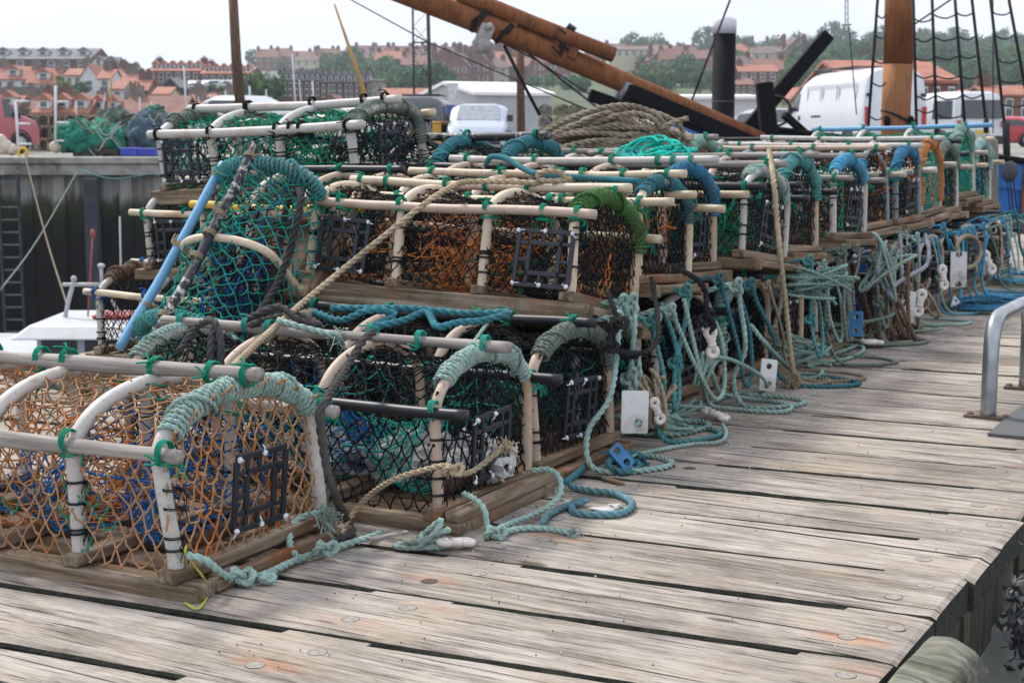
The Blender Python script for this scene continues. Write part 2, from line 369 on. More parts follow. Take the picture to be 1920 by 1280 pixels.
for k in range(-5, 43):
    ub = 2.898+.3265*k; w = .3265
    re = -.73+rgd.uniform(-.012, .008); x = np.unique(np.r_[np.arange(RL, re, .05), re, [-.93, -.926, -1.727, -1.731, -1.93, -1.934, -2.9, -2.904]]); N = len(x)
    a = rgd.uniform(0, 6, 6); wob = lambda q, s: .0022*np.sin(x*5.1+q)+.0016*np.sin(x*13+q*2)+.0012*np.sin(x*31+q*3)
    shear = .085*(x+.93); sg = rgd.uniform(.022, .032)
    slot = (((x > -1.729) & (x < -.928))*1.0+((x < -1.932) & (x > -2.902))*1.0+(x < -3.1)*1.0)
    slot = slot*(.6+.4*np.sin(x*3+a[2])*.5+.2)
    y0 = ub+shear+.0025+wob(a[0], 1); y1 = ub+shear+w-.0025-slot*sg+wob(a[1], 1)
    zt = rgd.uniform(-.003, .002); tilt = rgd.uniform(-.002, .002); PZ[k] = zt
    # end rounding
    el = rgd.uniform(.012, .04); er = np.clip((x-(re-el))/el, 0, 1)**2*rgd.uniform(.003, .014)
    rows = [(0, -.08), (0, -.011), (.0035, -.0035), (.012, 0)]
    prof = [(0.0, -.08), (0.0, -.012), (.004, -.004), (.013, 0.0)]
    V = []
    for d_, z_ in prof: V.append(np.stack([x, y0+d_, zt+z_+tilt-er*(z_ > -.05)], 1))
    for fr in (.33, .66): V.append(np.stack([x, y0+(y1-y0)*fr, zt+.0012+0*x-er], 1))
    for d_, z_ in prof[::-1]: V.append(np.stack([x, y1-d_, zt+z_-tilt-er*(z_ > -.05)], 1))
    V = np.stack(V, 1); n = V.shape[1]
    fr_ = ringf(N, n)[:, ::-1].reshape(N-1, n, 4); sd = [0, 1, n-3, n-2, n-1]; tp = [q_ for q_ in range(n) if q_ not in sd]; rv = rgd.random()
    mb.add(V.reshape(-1, 3), [fr_[:, tp].reshape(-1, 4)], 0, rnd=rv); mb.add(V.reshape(-1, 3), [fr_[:, sd].reshape(-1, 4), np.arange(n)[None, ::-1], (np.arange(n)+(N-1)*n)[None]], 1, rnd=rv)
deck = mb.build('deck', [DECKM, simple('mossy_plank_side', (.030, .032, .022), .95, var=.6, vs=30, bump=.6)], loc=(0, 0, 0), rz=-PHI, rnd=True, smooth=False)
tag(deck, kind='structure')
mb = MB()
for r0 in (-.92, -1.92, -2.92, -3.92, -5.25): box(mb, r0, r0+.17, -1, 17.0, -.40, -.0835, rnd=random.random())
tag(mb.build('deck_beams', [SIDEM], rz=-PHI, loc=(0, 0, 0), rnd=True), kind='structure')
# outer face: packing pieces, wall and fender post
mb = MB(); y = .9
while y < 17:
    l = rgd.uniform(.1, .34); zz = rgd.uniform(-.30, -.20); px_ = rgd.uniform(-.004, .022)
    box(mb, -.749, -.727-.02+px_, y, y+l, zz, -.082, rnd=rgd.random()); y += l+rgd.uniform(.004, .02)
box(mb, -.749, -.742, .5, 17, -.9, -.086, rnd=.3)
FEND = mb.build('fender_boards', [SIDEM], rz=-PHI, loc=(0, 0, 0), rnd=True, bevel=.006)
tag(FEND, 'dark mossy packing boards along the outer edge under the deck planks', 'fender boards')
CONC = simple('old_concrete', (.17, .17, .155), .95, var=.35, vs=6, bump=.8, dirt=(.045, .05, .03), dsc=1.5)
mb = MB()
v = []
for yy in np.arange(.5, 17.1, .25):
    o_ = .012*math.sin(yy*3.1)
    v += [[-.735+o_, yy, -.22], [-.66+o_, yy, -.34], [-.63, yy, -.62+.04*math.sin(yy*5)], [-.72, yy, -.66], [-.80, yy, -1.6], [-.95, yy, -1.6], [-.95, yy, -.22]]
v = np.array(v); N = len(v)//7
mb.add(v, [ringf(N, 7), np.arange(7)[None, ::-1], (np.arange(7)+(N-1)*7)[None]])
tag(mb.build('edge_wall', [CONC], rz=-PHI, loc=(0, 0, 0), smooth=False), 'grey concrete ledge below the mossy boards at the deck edge', 'ledge')
POSTM = wood_mat('fender_post_wood', (.04, .04, .030), (.15, .148, .115), (.29, .285, .235), grain=70, moss=.35, axis=0, rnd=False)
# rounded timber post
mb = MB(); nu, nv = 20, 26; prof_ = []
X0, X1, Y0, Y1, ZT = -.715, -.585, 2.05, 3.06, .032
xs = np.linspace(-1, 1, nu); ys = np.linspace(-1, 1, nv)
XX, YY = np.meshgrid(xs, ys, indexing='ij')
fx = X0+(X1-X0)*(XX+1)/2; fy = Y0+(Y1-Y0)*(YY+1)/2
ex = np.maximum(0, np.abs(XX)-.62)/.38; ey = np.maximum(0, np.abs(YY)-.86)/.14
fz = ZT-.05*(1-np.sqrt(np.maximum(0, 1-np.minimum(1, ex**2+ey**2))))-.02*np.maximum(0, XX)+.004*np.sin(YY*9+XX*3)
V = np.stack([fx, fy, fz], -1)
q = np.arange(nu*nv).reshape(nu, nv); fs = np.stack([q[:-1, :-1], q[1:, :-1], q[1:, 1:], q[:-1, 1:]], -1).reshape(-1, 4)
mb.add(V.reshape(-1, 3), [fs])
edge = np.r_[q[:, 0], q[-1, 1:], q[-2::-1, -1], q[0, -2:0:-1]]; top = V.reshape(-1, 3)[edge]; bot = top.copy(); bot[:, 2] = -3.5; mid = top.copy(); mid[:, 2] -= .05
ne = len(edge); mb.add(np.vstack([top, mid, bot]), [ringf(3, ne)[:, ::-1]])
tag(mb.build('fender_post', [POSTM], rz=-PHI, loc=(0, 0, 0)), 'round shouldered greenish timber post end outside the deck edge in the bottom right corner', 'post')
# bolts
BH = simple('bolt_plug', (.27, .245, .22), .9, var=.3, vs=60); BR = simple('bolt_ring', (.075, .055, .045), .9)
def bolt_mesh(sunk):
    mb = MB(); n = 24; th = np.arange(n)*2*math.pi/n; c = np.stack([np.cos(th), np.sin(th)], 1)
    def ring(r, z): return np.c_[c*r, np.full(n, z)]
    V = np.vstack([ring(.0215, -.0006), ring(.0209, .0004), ring(.0199, .0002), ring(.0196, .0004)]); j = np.arange(n); j2 = (j+1) % n
    mb.add(V, [np.vstack([np.stack([j+k*n, j2+k*n, j2+(k+1)*n, j+(k+1)*n], 1) for k in (0, 1, 2)])], 1)
    V = np.vstack([ring(.0196, .0004), ring(.008, .0004 if not sunk else .0002)])
    mb.add(V, [np.stack([j, j2, j2+n, j+n], 1), (j+n)[None]], 1 if sunk else 0)
    return mb
b0 = bolt_mesh(False).build('bolt', [BH, BR], parent=deck, smooth=False); b1 = bolt_mesh(True).build('bolt', [BH, BR], parent=deck, smooth=False)
first = {0: True, 1: True}
for k in range(-3, 41):
    ub = 2.898+.3265*k
    for br in (-.83, -1.82, -2.83):
        if br < -2 and k > 0: continue
        for s in (0, 1):
            x = br+(.03 if s else -.035)+rgd.uniform(-.012, .012); y_ = ub+.085*(x+.93)+(.215 if s else .105)+rgd.uniform(-.012, .012)
            t_ = 1 if rgd.random() < .18 else 0; src = (b0, b1)[t_]
            if first[t_]: o = src; first[t_] = False
            else: o = src.copy(); COL.objects.link(o); o.parent = deck
            o.location = (x, y_, PZ.get(k, 0)+.0013); o.scale = (1, 1, 1); o.rotation_euler = (0, 0, rgd.uniform(0, 6))
# ------------------------------------------------------------------ creels
def hoop_path(W, H, zs, y_in=.012, n=34, ex=1.75, z0=.05, foot=.02):
    P = [(foot, z0), (foot*.45+y_in*.5, z0+(zs-z0)*.45), (y_in, zs-.03)]
    th = np.linspace(0, math.pi, n)
    for a in th:
        c = math.cos(a); s = math.sin(a)
        P.append((W/2-(W/2-y_in)*np.sign(c)*abs(c)**(2/ex/1.05), zs+(H-zs)*abs(s)**(2/ex/1.0)))
    P += [(W-y_in, zs-.03), (W-(foot*.45+y_in*.5), z0+(zs-z0)*.45), (W-foot, z0)]
    P = np.array(P); return P
def cell_panel():
    """square escape gap panel in local x-y, thickness in z"""
    mb = MB(); w, h, t, bw = .10, .09, .005, .0075
    for s in (-1, 1):
        box(mb, -w, w, s*h-bw, s*h+bw, -t, t); box(mb, s*w-bw, s*w+bw, -h+bw+.0003, h-bw-.0003, -t*.98, t*.98)
        box(mb, -w*.56, w*.56, s*h*.56-bw, s*h*.56+bw, -t, t); box(mb, s*w*.56-bw, s*w*.56+bw, -h*.56+bw+.0003, h*.56-bw-.0003, -t*.98, t*.98)
        for k in (-.56, -.08, .56):
            box(mb, w*k-bw*.8, w*k+bw*.8, *sorted((s*h*.56+s*bw, s*h-s*bw)), -t*.8, t*.8); box(mb, *sorted((s*w*.56+s*bw, s*w-s*bw)), h*k-bw*.8, h*k+bw*.8, -t*.8, t*.8)
    return mb
PANEL = None; TIE = None; LASH = {}
def put(src, parent, M=None):
    o = src.copy(); COL.objects.link(o); o.parent = parent
    if M is not None: o.matrix_local = M
    return o
LIB = []
def lib(o): LIB.append(o); return o
def lash_src(col, r=.0025, R_=.021, turns=3):
    k = (col, r, R_)
    if k not in LASH:
        mb = MB(); th = np.linspace(0, turns*2*math.pi, turns*12); P = np.stack([np.cos(th)*R_*1.08, np.sin(th)*R_*1.08, (th/(2*math.pi)-turns/2)*r*2.3], 1)
        tube(mb, P, r, 6)
        for q in range(2):
            a = RNG.uniform(0, 6); P = np.array([[R_*1.1, 0, 0], [R_*1.35, .006, .004], [R_*1.5, .012*(1-2*q), -.014], [R_*1.45, .014*(1-2*q), -.034+.01*q]]); tube(mb, crom(P, 4), r*.9, 6)
        blob(mb, (R_*1.12, 0, 0), (r*1.9,)*3, 8, 6, .2)
        LASH[k] = lib(mb.build('lashing', [NM.get(col) or RM[col]]))
    return LASH[k]
def wraps(parent, P, col, rr, cover, rough=False, jit=.06, hero=True, pr=.018):
    """rope bound round a hoop"""
    L = np.linalg.norm(np.diff(P, axis=0), axis=1).sum()*(cover[1]-cover[0]); turns = int(L/(rr*2.05)); mb = MB()
    C = coilpath(P, pr+rr*.9, turns, 11 if hero else 8, jit, cover[0], cover[1])
    if hero: rope(mb, C, rr, pitch=rr*6.5, n=12, step=rr*.85)
    else: tube(mb, C, rr*np.interp(np.arange(len(C)), np.linspace(0, len(C), 40), RNG.uniform(.8, 1.2, 40)), 6)
    # an untidy second lay over parts of it
    m = .5*(cover[0]+cover[1])
    C2 = coilpath(P, pr+rr*2.0, max(3, int(turns*.10)), 10, .2, cover[0]+.02, cover[1]-.02, ph=1.0)
    (rope(mb, C2, rr*.85, pitch=rr*6, n=12, step=rr) if hero else tube(mb, C2, rr*.8, 5))
    return mb.build('rope_wrap', [RM[col]], parent=parent)
def creel(label, M, L=1.1, W=.6, H=.45, zs=.30, hoops=(0.04, .36, .68, .97), pipe=WHITE, rail=(WHITE, WHITE, WHITE), railr=.016, piper=.017, netc=('black',), endc=None, inner='green', seed=1, lod=0,
          wrap=(('pale', .006, .28, .86, 0),), panel=('end',), lash='green', over=.05, base=True, cell=.047, nr=.0021, drop=.0, weights=True, group=None, ms=1.0, clutter=1.0, bt=.012, net_sag=.03, bags=False, lean=.02, ridge_over=.03, sidepanelx=None, leftnet=True):
    rg = np.random.default_rng(seed)
    root = empty('lobster_creel', M=M, label=label, cat='lobster creel', group=group or 'lobster creels stacked on the quay')
    hp = hoop_path(W, H, zs, ex=1.9)
    hpz = np.array([(0, y, z) for y, z in hp]); hps = resamp(hpz, .012 if lod < 2 else .03)
    ns = {0: 10, 1: 8, 2: 6}[lod]
    # hoops
    hx = [-h*L for h in hoops]
    for i, x in enumerate(hx):
        mb = MB(); P = hps+[x, 0, 0]; P[:, 0] += rg.uniform(-.015, .015)*np.sin(np.linspace(0, 3.14, len(P)))
        P[:, 0] -= (lean if i == 0 else 0)*np.clip((P[:, 2]-.1)/H, 0, 1)
        tube(mb, P, piper, ns); mb.build('hoop', [pipe], parent=root)
        if lod < 2:
            for q in range(2 if lod else 4):
                zz = rg.uniform(.09, zs-.02)
                o = put(lash_src('black', .0016, piper+.001, 2), root, Matrix.Translation((x, .014, zz)))
    # rails : near shoulder, ridge, far shoulder
    for k, (yy, zz, mt) in enumerate(((-.004, zs+.030, rail[0]), (W/2+.0, H+railr+.012, rail[1]), (W+.004, zs+.030, rail[2]))):
        if mt is None: continue
        o0 = over if k != 1 else ridge_over
        n = 9; xs_ = np.linspace(-L-over*rg.uniform(.4, 1), o0, n); P = np.stack([xs_, yy+np.cumsum(rg.normal(0, .0018, n)), zz+np.cumsum(rg.normal(0, .0022, n))-.008*np.sin(np.linspace(0, 3.14, n))], 1)
        mb = MB(); C = crom(P, 5)
        wood = mt in (WROD,)
        rr = railr*(1.15 if wood else 1.0)
        tube(mb, C, rr*(1+(.12*np.sin(np.linspace(0, 9, len(C))+seed) if wood else 0)), 8 if wood else ns, flat=.85 if wood else 1)
        mb.build('ridge_pole' if k == 1 else 'side_rail', [mt], parent=root)
        if lod < 2:
            for x in hx+[-L*f for f in rg.uniform(.1, .9, 2 if lod == 0 else 0)]:
                Mx = Matrix.Translation((x+rg.uniform(-.006, .006), yy, zz))@Matrix.Rotation(math.pi/2, 4, 'Y')@Matrix.Rotation(rg.uniform(0, 6), 4, 'Z')
                put(lash_src(lash, .0028, rr+.002, 3), root, Mx)
                if k != 1: put(lash_src(lash, .0022, piper+.006, 2), root, Matrix.Translation((x, yy+.010, zz-.03))@Matrix.Rotation(.5*rg.uniform(-1, 1), 4, 'X'))
    # netting
    cum = np.r_[0, np.cumsum(np.linalg.norm(np.diff(hp, axis=0), axis=1))]; al = cum[-1]; cum = cum/al
    hxs = np.array(sorted([-x/L for x in hx]))
    def surf(s, t):
        y = np.interp(s, cum, hp[:, 0]); z = np.interp(s, cum, hp[:, 1])
        x = -(hxs[0]+(hxs[-1]-hxs[0])*t)*L; tt = -x/L
        d = np.interp(tt, np.sort(np.r_[hxs, (hxs[1:]+hxs[:-1])/2]), np.r_[[0, 1]*(len(hxs)-1)+[0]] if False else np.array([0, 1]*(len(hxs)-1)+[0]))
        d = np.sqrt(np.clip(d, 0, 1))*net_sag*(1.2*np.sin(np.pi*s)**.7+.1) + .004*np.sin(s*40+t*23)
        ny = (y-W/2)/(W/2); P = np.stack([x, y-ny*d*.9, z-d*np.clip((z-.1)/H, 0, 1)], -1)
        # twine lies on the outside of the hoops
        return P+np.stack([0*x, ny*.016, .016*np.clip((z-zs)/max(H-zs, .01), 0, 1)], -1)*(1-np.clip(d/net_sag, 0, 1))[..., None]
    cs = cell*(1, 1.15, 1.6)[lod]; I = int(al/cs*2); J = int(L/cs*2); I = int(I*.8)
    mb = MB(); net(mb, surf, I, J, nr*(1, 1.1, 1.5)[lod], (5, 4, 3)[lod], 2.5 if lod < 2 else 0, mis=tuple(range(len(netc))), seed=seed, drop=drop, ms=ms)
    mb.build('netting', [NM[c] for c in netc], parent=root)
    endc = endc or netc
    pz = lambda y: np.interp(y, np.r_[0, hp[3:-3, 0], W], np.r_[zs, hp[3:-3, 1], zs])
    for e, xe in enumerate((hx[0], hx[-1])):
        if e == 1 and not leftnet: continue
        def esurf(a, b_, xe=xe, e=e):
            y = .02+a*(W-.04); z = .055+b_*(pz(y)-.055)
            return np.stack([xe-(lean if e == 0 else 0)*np.clip((z-.1)/H, 0, 1), y, z], -1)
        mb = MB(); net(mb, esurf, int(W/cs*2.1), int(H/cs*1.35), nr*(1.05, 1.15, 1.5)[lod], (5, 4, 3)[lod], 2.2 if lod < 2 else 0, mis=tuple(range(len(endc))), seed=seed+9+e, bend=.007)
        mb.build('end_netting', [NM[c] for c in endc], parent=root)
    # inner parlour netting: funnels hanging from the middle hoops
    if inner:
        inns = inner if isinstance(inner, tuple) else (inner,)
        for q, (f0, f1) in enumerate((( .40, .66), (.60, .34), (.12, .32))[:3 if lod == 0 else (2 if lod == 1 else 1)]):
            cy, cz = W*(.5+rg.uniform(-.12, .12)), H*.42
            def fs(s, t, f0=f0, f1=f1, cy=cy, cz=cz):
                a = s*2*math.pi; R0y, R0z = W*.44, H*.42; k = 1-.72*t**.7
                y = cy+(W/2-cy)*(1-t)+R0y*k*np.cos(a); z = cz+R0z*k*np.sin(a)-.05*np.sin(np.pi*t)
                return np.stack([-(f0+(f1-f0)*t)*L+.02*np.sin(a*3), y, np.maximum(z, .07)], -1)
            mb = MB(); net(mb, fs, 26 if lod == 0 else 18, 12 if lod == 0 else 8, nr*(.9, 1, 1.4)[lod], (4, 3, 3)[lod], 2.0 if lod == 0 else 0, mis=(0,), seed=seed+20+q, jit=.35)
            mb.build('inner_netting', [NM[inns[q % len(inns)]]], parent=root)
    # loose bunched netting and twine lying inside
    mb = MB(); cols = ['black', 'black', 'black', 'dgreen']+(list(inner) if isinstance(inner, tuple) else [inner or 'green'])
    for q in range(int((40, 36, 16)[lod]*clutter)):
        c = np.array([rg.uniform(-L*.95, -.08), rg.uniform(.08, W-.08), rg.uniform(.09, H*.7)]); P = [c]
        for w_ in range(rg.integers(4, 9)): P.append(np.clip(P[-1]+rg.normal(0, .07, 3)*[1.3, .8, .6], [-L, .05, .075], [-.05, W-.05, H*.8]))
        tube(mb, crom(np.array(P), 4), nr*(1.0, 1.2, 1.5)[lod]*rg.uniform(.8, 1.5), 4, mi=int(rg.integers(0, len(cols))), caps=False)
    mb.build('loose_twine', [NM[c] for c in cols], parent=root)
    # base
    if base:
        mb = MB(); j = .003
        for y0, y1 in ((-.012, .062), (W-.062, W+.012)): box(mb, -L-.05, .036, y0, y1, -bt, .034, 0, rnd=rg.random(), jit=j)
        ns_ = 3
        for q in range(ns_):
            y0 = .10+q*(W-.20-.10)/(ns_-1); box(mb, -L-.02, .02, y0, y0+.10, .005, .028, 0, rnd=rg.random(), jit=j)
        for i, x in enumerate(hx):
            w_ = .05 if 0 < i else .06
            box(mb, x-w_/2, x+w_/2, -.016, W+.016, .0345, .068, 1, rnd=rg.random(), jit=j)
        box(mb, .001, .035, .064, W-.064, .002, .033, 1, rnd=rg.random(), jit=j)
        box(mb, -.008, .038, -.01, W+.01, .0350, .066, 1, rnd=rg.random(), jit=j) if hx[0] < -.045 else None
        mb.build('base', [WBASE, WBASEY], parent=root, smooth=False, bevel=.006 if lod < 2 else 0, rnd=True)
    if weights:
        mb = MB(); x = hx[0]-.045
        tube(mb, [(x, .10, .09), (x, W*.55, .093), (x, W-.12, .09)], .02, 8); mb.build('ballast_bar', [IRON], parent=root)
    # rope bound hoops
    for q, (c, rr, a, b_, hi) in enumerate(wrap):
        P = hps+[hx[hi], 0, 0]; P[:, 0] -= (lean if hi == 0 else 0)*np.clip((P[:, 2]-.1)/H, 0, 1); wraps(root, P, c, rr, (a, b_), hero=lod == 0, pr=piper)
    # escape gap panels
    for p in panel:
        if p == 'end': Mp = Matrix.Translation((hx[0]+.016, W*.52, .19))@Matrix.Rotation(math.pi/2, 4, 'Z')@Matrix.Rotation(math.pi/2+.06, 4, 'X')@Matrix.Rotation(rg.uniform(-.08, .08), 4, 'Z')
        else:
            fx_ = p; Mp = Matrix.Translation((-fx_*L, -.008, .17))@Matrix.Rotation(math.pi/2, 4, 'X')@Matrix.Rotation(rg.uniform(-.04, .04), 4, 'Z')
        pn = put(PANEL, root, Mp)
        if lod < 2:
            for tx, ty in ((-.1, .088), (.1, .088), (0, .09), (-.1, -.088), (.1, -.088), (0, -.09))[:6 if lod == 0 else 4]:
                if rg.random() < .85: put(TIE, pn, Matrix.Translation((tx, ty, .006))@Matrix.Rotation(rg.uniform(0, 6), 4, 'Z'))
    return root
PANEL = lib(cell_panel().build('escape_gap_panel', [PLB], smooth=False, bevel=.0015))
mb = MB(); blob(mb, (0, 0, .003), (.008, .0065, .006), 10, 7, .12); tube(mb, [(0, 0, 0), (.004, .012, .004), (.006, .02, -.002)], .0022, 5); TIE = lib(mb.build('cable_tie', [TIEW]))
def at(r, u, z, yaw=0, pitch=0, roll=0):
    return mat4(tuple(dk(r, u, z)), -PHI+math.radians(yaw), math.radians(pitch), math.radians(roll))
# ------------------------------------------------------------------ the creels, one by one
HERO = dict(lod=0)
creel('near left creel with bare orange netting, grey wooden rails and a pale green bound hoop', at(-2.26, 2.52, 0, 2), lean=.055, L=1.12, W=.62, H=.44, zs=.31, pipe=WHITE, piper=.019, rail=(WROD, WROD, WROD), railr=.02,
      netc=('tan', 'orange', 'green'), endc=('tan', 'orange'), inner=('blue', 'orange', 'blue'), clutter=.22, wrap=(('pale', .0078, .27, .76, 0),), panel=('end',), cell=.052, nr=.0024, seed=3, ridge_over=-.01, over=-.012, ms=1.15, hoops=(.04, .30, .56, .80, .98))
creel('low creel with black netting and a black plastic side rail, white paper bags inside', at(-2.03, 3.29, 0, 1), L=1.16, W=.55, H=.45, zs=.31, pipe=PINK, piper=.0155, rail=(BLK, WROD, BLK), railr=.016,
      netc=('black',), endc=('black',), inner=('teal', 'blue', 'teal'), clutter=.5, wrap=(('pale', .0078, .31, .74, 0), ('pale', .0078, .3, .75, 3)), panel=('end',), cell=.052, nr=.0023, seed=5, over=.06, ridge_over=.03, lash='teal')
creel('upper creel with cream pipe rails, mossy green bound hoop and orange inner netting', at(-2.17, 4.30, .48, 0, 1.2, -12), bt=.036, L=1.12, W=.54, H=.42, zs=.30, pipe=CREAM, piper=.0175, rail=(PINK, CREAM, CREAM), railr=.0165,
      netc=('black',), endc=('black', 'black', 'orange'), inner=('orange', 'orange', 'black'), clutter=1.3, wrap=(('moss', .008, .22, .80, 0),), panel=(.12, .84), cell=.045, nr=.0020, seed=8, over=.035, ridge_over=.02, hoops=(.03, .33, .64, .97), ms=.9)
creel('bottom creel in deep shade under the mossy bound one, sage rope on its hoop', at(-2.08, 3.93, 0, 0), L=1.1, W=.56, H=.44, pipe=PINK, netc=('black',), inner='dgreen', wrap=(('sage', .008, .3, .8, 0),), seed=12, rail=(BLK, BLK, BLK), over=.05)
creel('bottom creel behind the white tag and the hanging rope tails', at(-2.26, 4.56, 0, 1), L=1.1, W=.56, H=.45, pipe=WHITE, netc=('black', 'teal'), inner='teal', wrap=(), seed=13, rail=(BLK, BLK, BLK), over=.05, panel=())
LOW = [(-2.22, 5.15, WHITE, 'black', 'green', (), BLK), (-2.2, 5.78, PINK, 'black', 'blue', (('green', .0085, .06, .40, 0),), BLK), (-2.24, 6.40, CREAM, 'black', 'teal', (('petrol', .008, .1, .5, 0),), WROD), (-2.2, 7.03, PINK, 'black', 'orange', (), BLK),
       (-2.2, 7.68, WHITE, 'blue', 'red', (), WROD), (-2.24, 8.33, PINK, 'black', 'teal', (('beige', .008, .1, .4, 0),), BLK), (-2.2, 8.98, WHITE, 'black', 'green', (), WROD), (-2.22, 9.62, CREAM, 'black', 'blue', (), BLK), (-2.24, 10.26, WHITE, 'dgreen', 'teal', (), BLK), (-2.2, 10.9, PINK, 'black', 'green', (), WROD), (-2.24, 11.5, WHITE, 'black', 'orange', (), BLK)]
LOWL = ['bottom creel with a white pipe post banded in black, beside the long white toggle', 'bottom creel with green rope bound down its front corner', 'bottom creel under the teal bound one, petrol rope on its post', 'bottom creel behind the blue tag, black rails and pinkish posts',
        'bottom creel with blue netting and red scraps showing', 'bottom creel behind the white tag under the grey pipe creel', 'bottom creel below the orange bound hoop', 'bottom creel behind the bright blue hanging ropes', 'bottom creel with dark green netting near the far end', 'bottom creel last but one at the far end of the row', 'bottom creel at the very far end of the row']
for i, (r, u, p, n, inn, wr, rl) in enumerate(LOW):
    creel(LOWL[i], at(r, u, 0, random.uniform(-2, 2)), L=1.08, W=.57, H=.44, pipe=p, netc=(n,), inner=inn, wrap=wr, seed=40+i, rail=(rl, rl, rl), lod=1 if i < 6 else 2, panel=('end',) if i % 2 == 0 else (), over=.05)
UPL = [
 ('upper creel just behind the mossy bound one, petrol wrapped hoop and orange netting', -2.17, 4.86, .49, 0, 0, -4, dict(pipe=CREAM, netc=('black', 'rust'), inner=('orange', 'black'), clutter=1.6, wrap=(('petrol', .006, .3, .8, 0),), rail=(CREAM, CREAM, CREAM), lod=0, over=.09, W=.5, H=.41)),
 ('upper creel with a white ridge pipe and thick mid blue rope round its end hoop', -2.22, 5.20, .50, 0, 0, -3, dict(pipe=PINK, netc=('black',), inner=('dgreen', 'black'), wrap=(('blue', .007, .25, .82, 0),), rail=(CREAM, WHITE, CREAM), lod=0, ridge_over=.06, over=.09, W=.55, H=.44)),
 ('upper creel with black side rail and pale green bound hoop, green netting inside', -2.13, 5.80, .52, 0, 0, -7, dict(pipe=WHITE, netc=('black', 'green'), inner=('green', 'dgreen'), wrap=(('pale', .0075, .3, .78, 0),), rail=(BLK, WROD, BLK), lod=0, W=.57, H=.42, piper=.0145)),
 ('upper creel with a teal blue bound hoop behind the hanging beige rope', -2.18, 6.42, .50, 0, 0, -4, dict(pipe=PINK, netc=('black',), inner=('dgreen', 'green'), wrap=(('teal', .0075, .2, .8, 0),), rail=(BLK, WROD, BLK), lod=1, W=.55, H=.46)),
 ('upper creel with a plank side rail and bright blue rope ends on its hoop', -2.14, 7.08, .52, 0, 0, -3, dict(pipe=WHITE, netc=('black', 'green'), inner=('orange', 'green'), wrap=(('sky', .008, .28, .75, 0),), rail=(WROD, WROD, WROD), lod=1, W=.56, H=.43)),
 ('upper creel with a white ridge pipe and orange heaps of netting inside', -2.20, 7.75, .52, 0, 0, 0, dict(pipe=GREYP, netc=('black', 'orange'), inner=('orange', 'rust'), wrap=(('blue', .008, .2, .32, 0),), rail=(WROD, PINK, WHITE), lod=1, W=.56, H=.44)),
 ('upper creel with grey blue pipe corner post and dark blue rope turns', -2.18, 8.38, .52, 0, 0, 0, dict(pipe=GREYP, netc=('black', 'orange'), inner=('orange', 'blue'), wrap=(('blue', .008, .2, .7, 0),), rail=(WROD, WHITE, WHITE), lod=1, W=.54, H=.45)),
 ('upper creel with an orange bound end hoop and green end netting', -2.20, 9.02, .53, 0, 0, 2, dict(pipe=PINK, netc=('black',), endc=('teal', 'tan'), inner=('green',), wrap=(('orange', .008, .05, .95, 0),), rail=(WHITE, WHITE, WHITE), lod=1, W=.5, H=.47, panel=())),
 ('upper creel with a sage wrapped hoop right of the orange bound one', -2.24, 9.60, .52, 0, 0, 0, dict(pipe=WHITE, netc=('black', 'dgreen'), inner=('green',), wrap=(('sage', .009, .25, .75, 0),), rail=(BLK, BLK, WHITE), lod=1, W=.56, H=.47)),
 ('tall upper creel with a light blue ridge pipe and green netting near the far end', -2.28, 10.28, .60, 0, -1.5, 0, dict(pipe=WHITE, netc=('green', 'teal'), inner=('green',), wrap=(('green', .009, .25, .75, 0),), rail=(BLK, BLUEP, WHITE), lod=1, W=.55, H=.50, ridge_over=.14, panel=())),
 ('upper creel with pale green wrapped hoop second from the far end', -2.30, 10.92, .52, 0, 0, 0, dict(pipe=WHITE, netc=('black', 'teal'), inner=('green',), wrap=(('pale', .010, .2, .8, 0),), rail=(CREAM, CREAM, CREAM), lod=1, W=.56, H=.48)),
]
for i, (lb, r, u, z, yaw, pit, rol, kw) in enumerate(UPL):
    kw.setdefault('panel', ('end',) if i in (1, 2, 4, 6, 9) else ())
    creel(lb, at(r, u, z, yaw, pit, rol), L=1.1, seed=80+i, **kw)
# second rank and the left stack
creel('top creel of the left hand stack, white pipes and green netting', at(-3.70, 5.30, .80, 0, -2.0, 5), bt=.03, L=1.14, W=.57, H=.36, zs=.27, pipe=WHITE, piper=.022, rail=(WHITE, WHITE, CREAM), railr=.021, netc=('green', 'black', 'green'), endc=('black',), inner=('black', 'green'),
      wrap=(('sage', .007, .22, .88, 0), ('sage', .007, .3, .6, 3)), panel=('end', .86), cell=.055, nr=.0026, seed=120, lash='black', over=.04, hoops=(.03, .37, .70, .97), ridge_over=.05)
creel('middle creel of the left hand stack, cream rail and black netting', at(-3.74, 5.24, .42, 0, -1, 3), L=1.16, W=.60, H=.40, zs=.27, pipe=WHITE, piper=.018, rail=(CREAM, CREAM, WHITE), netc=('black',), inner=('black', 'dgreen'), wrap=(), panel=(.82,), seed=121, over=.06)
creel('bottom creel of the left hand stack with a blue ended rail and umber bound hoop', at(-3.92, 5.12, .0, 0, 0, 0), L=1.2, W=.62, H=.42, zs=.30, pipe=WHITE, piper=.018, rail=(CREAM, WHITE, WHITE), netc=('black',), inner=('black',), wrap=(('umber', .011, .3, .6, 3),), panel=(), seed=122, over=.05, lash='blue', cell=.05)
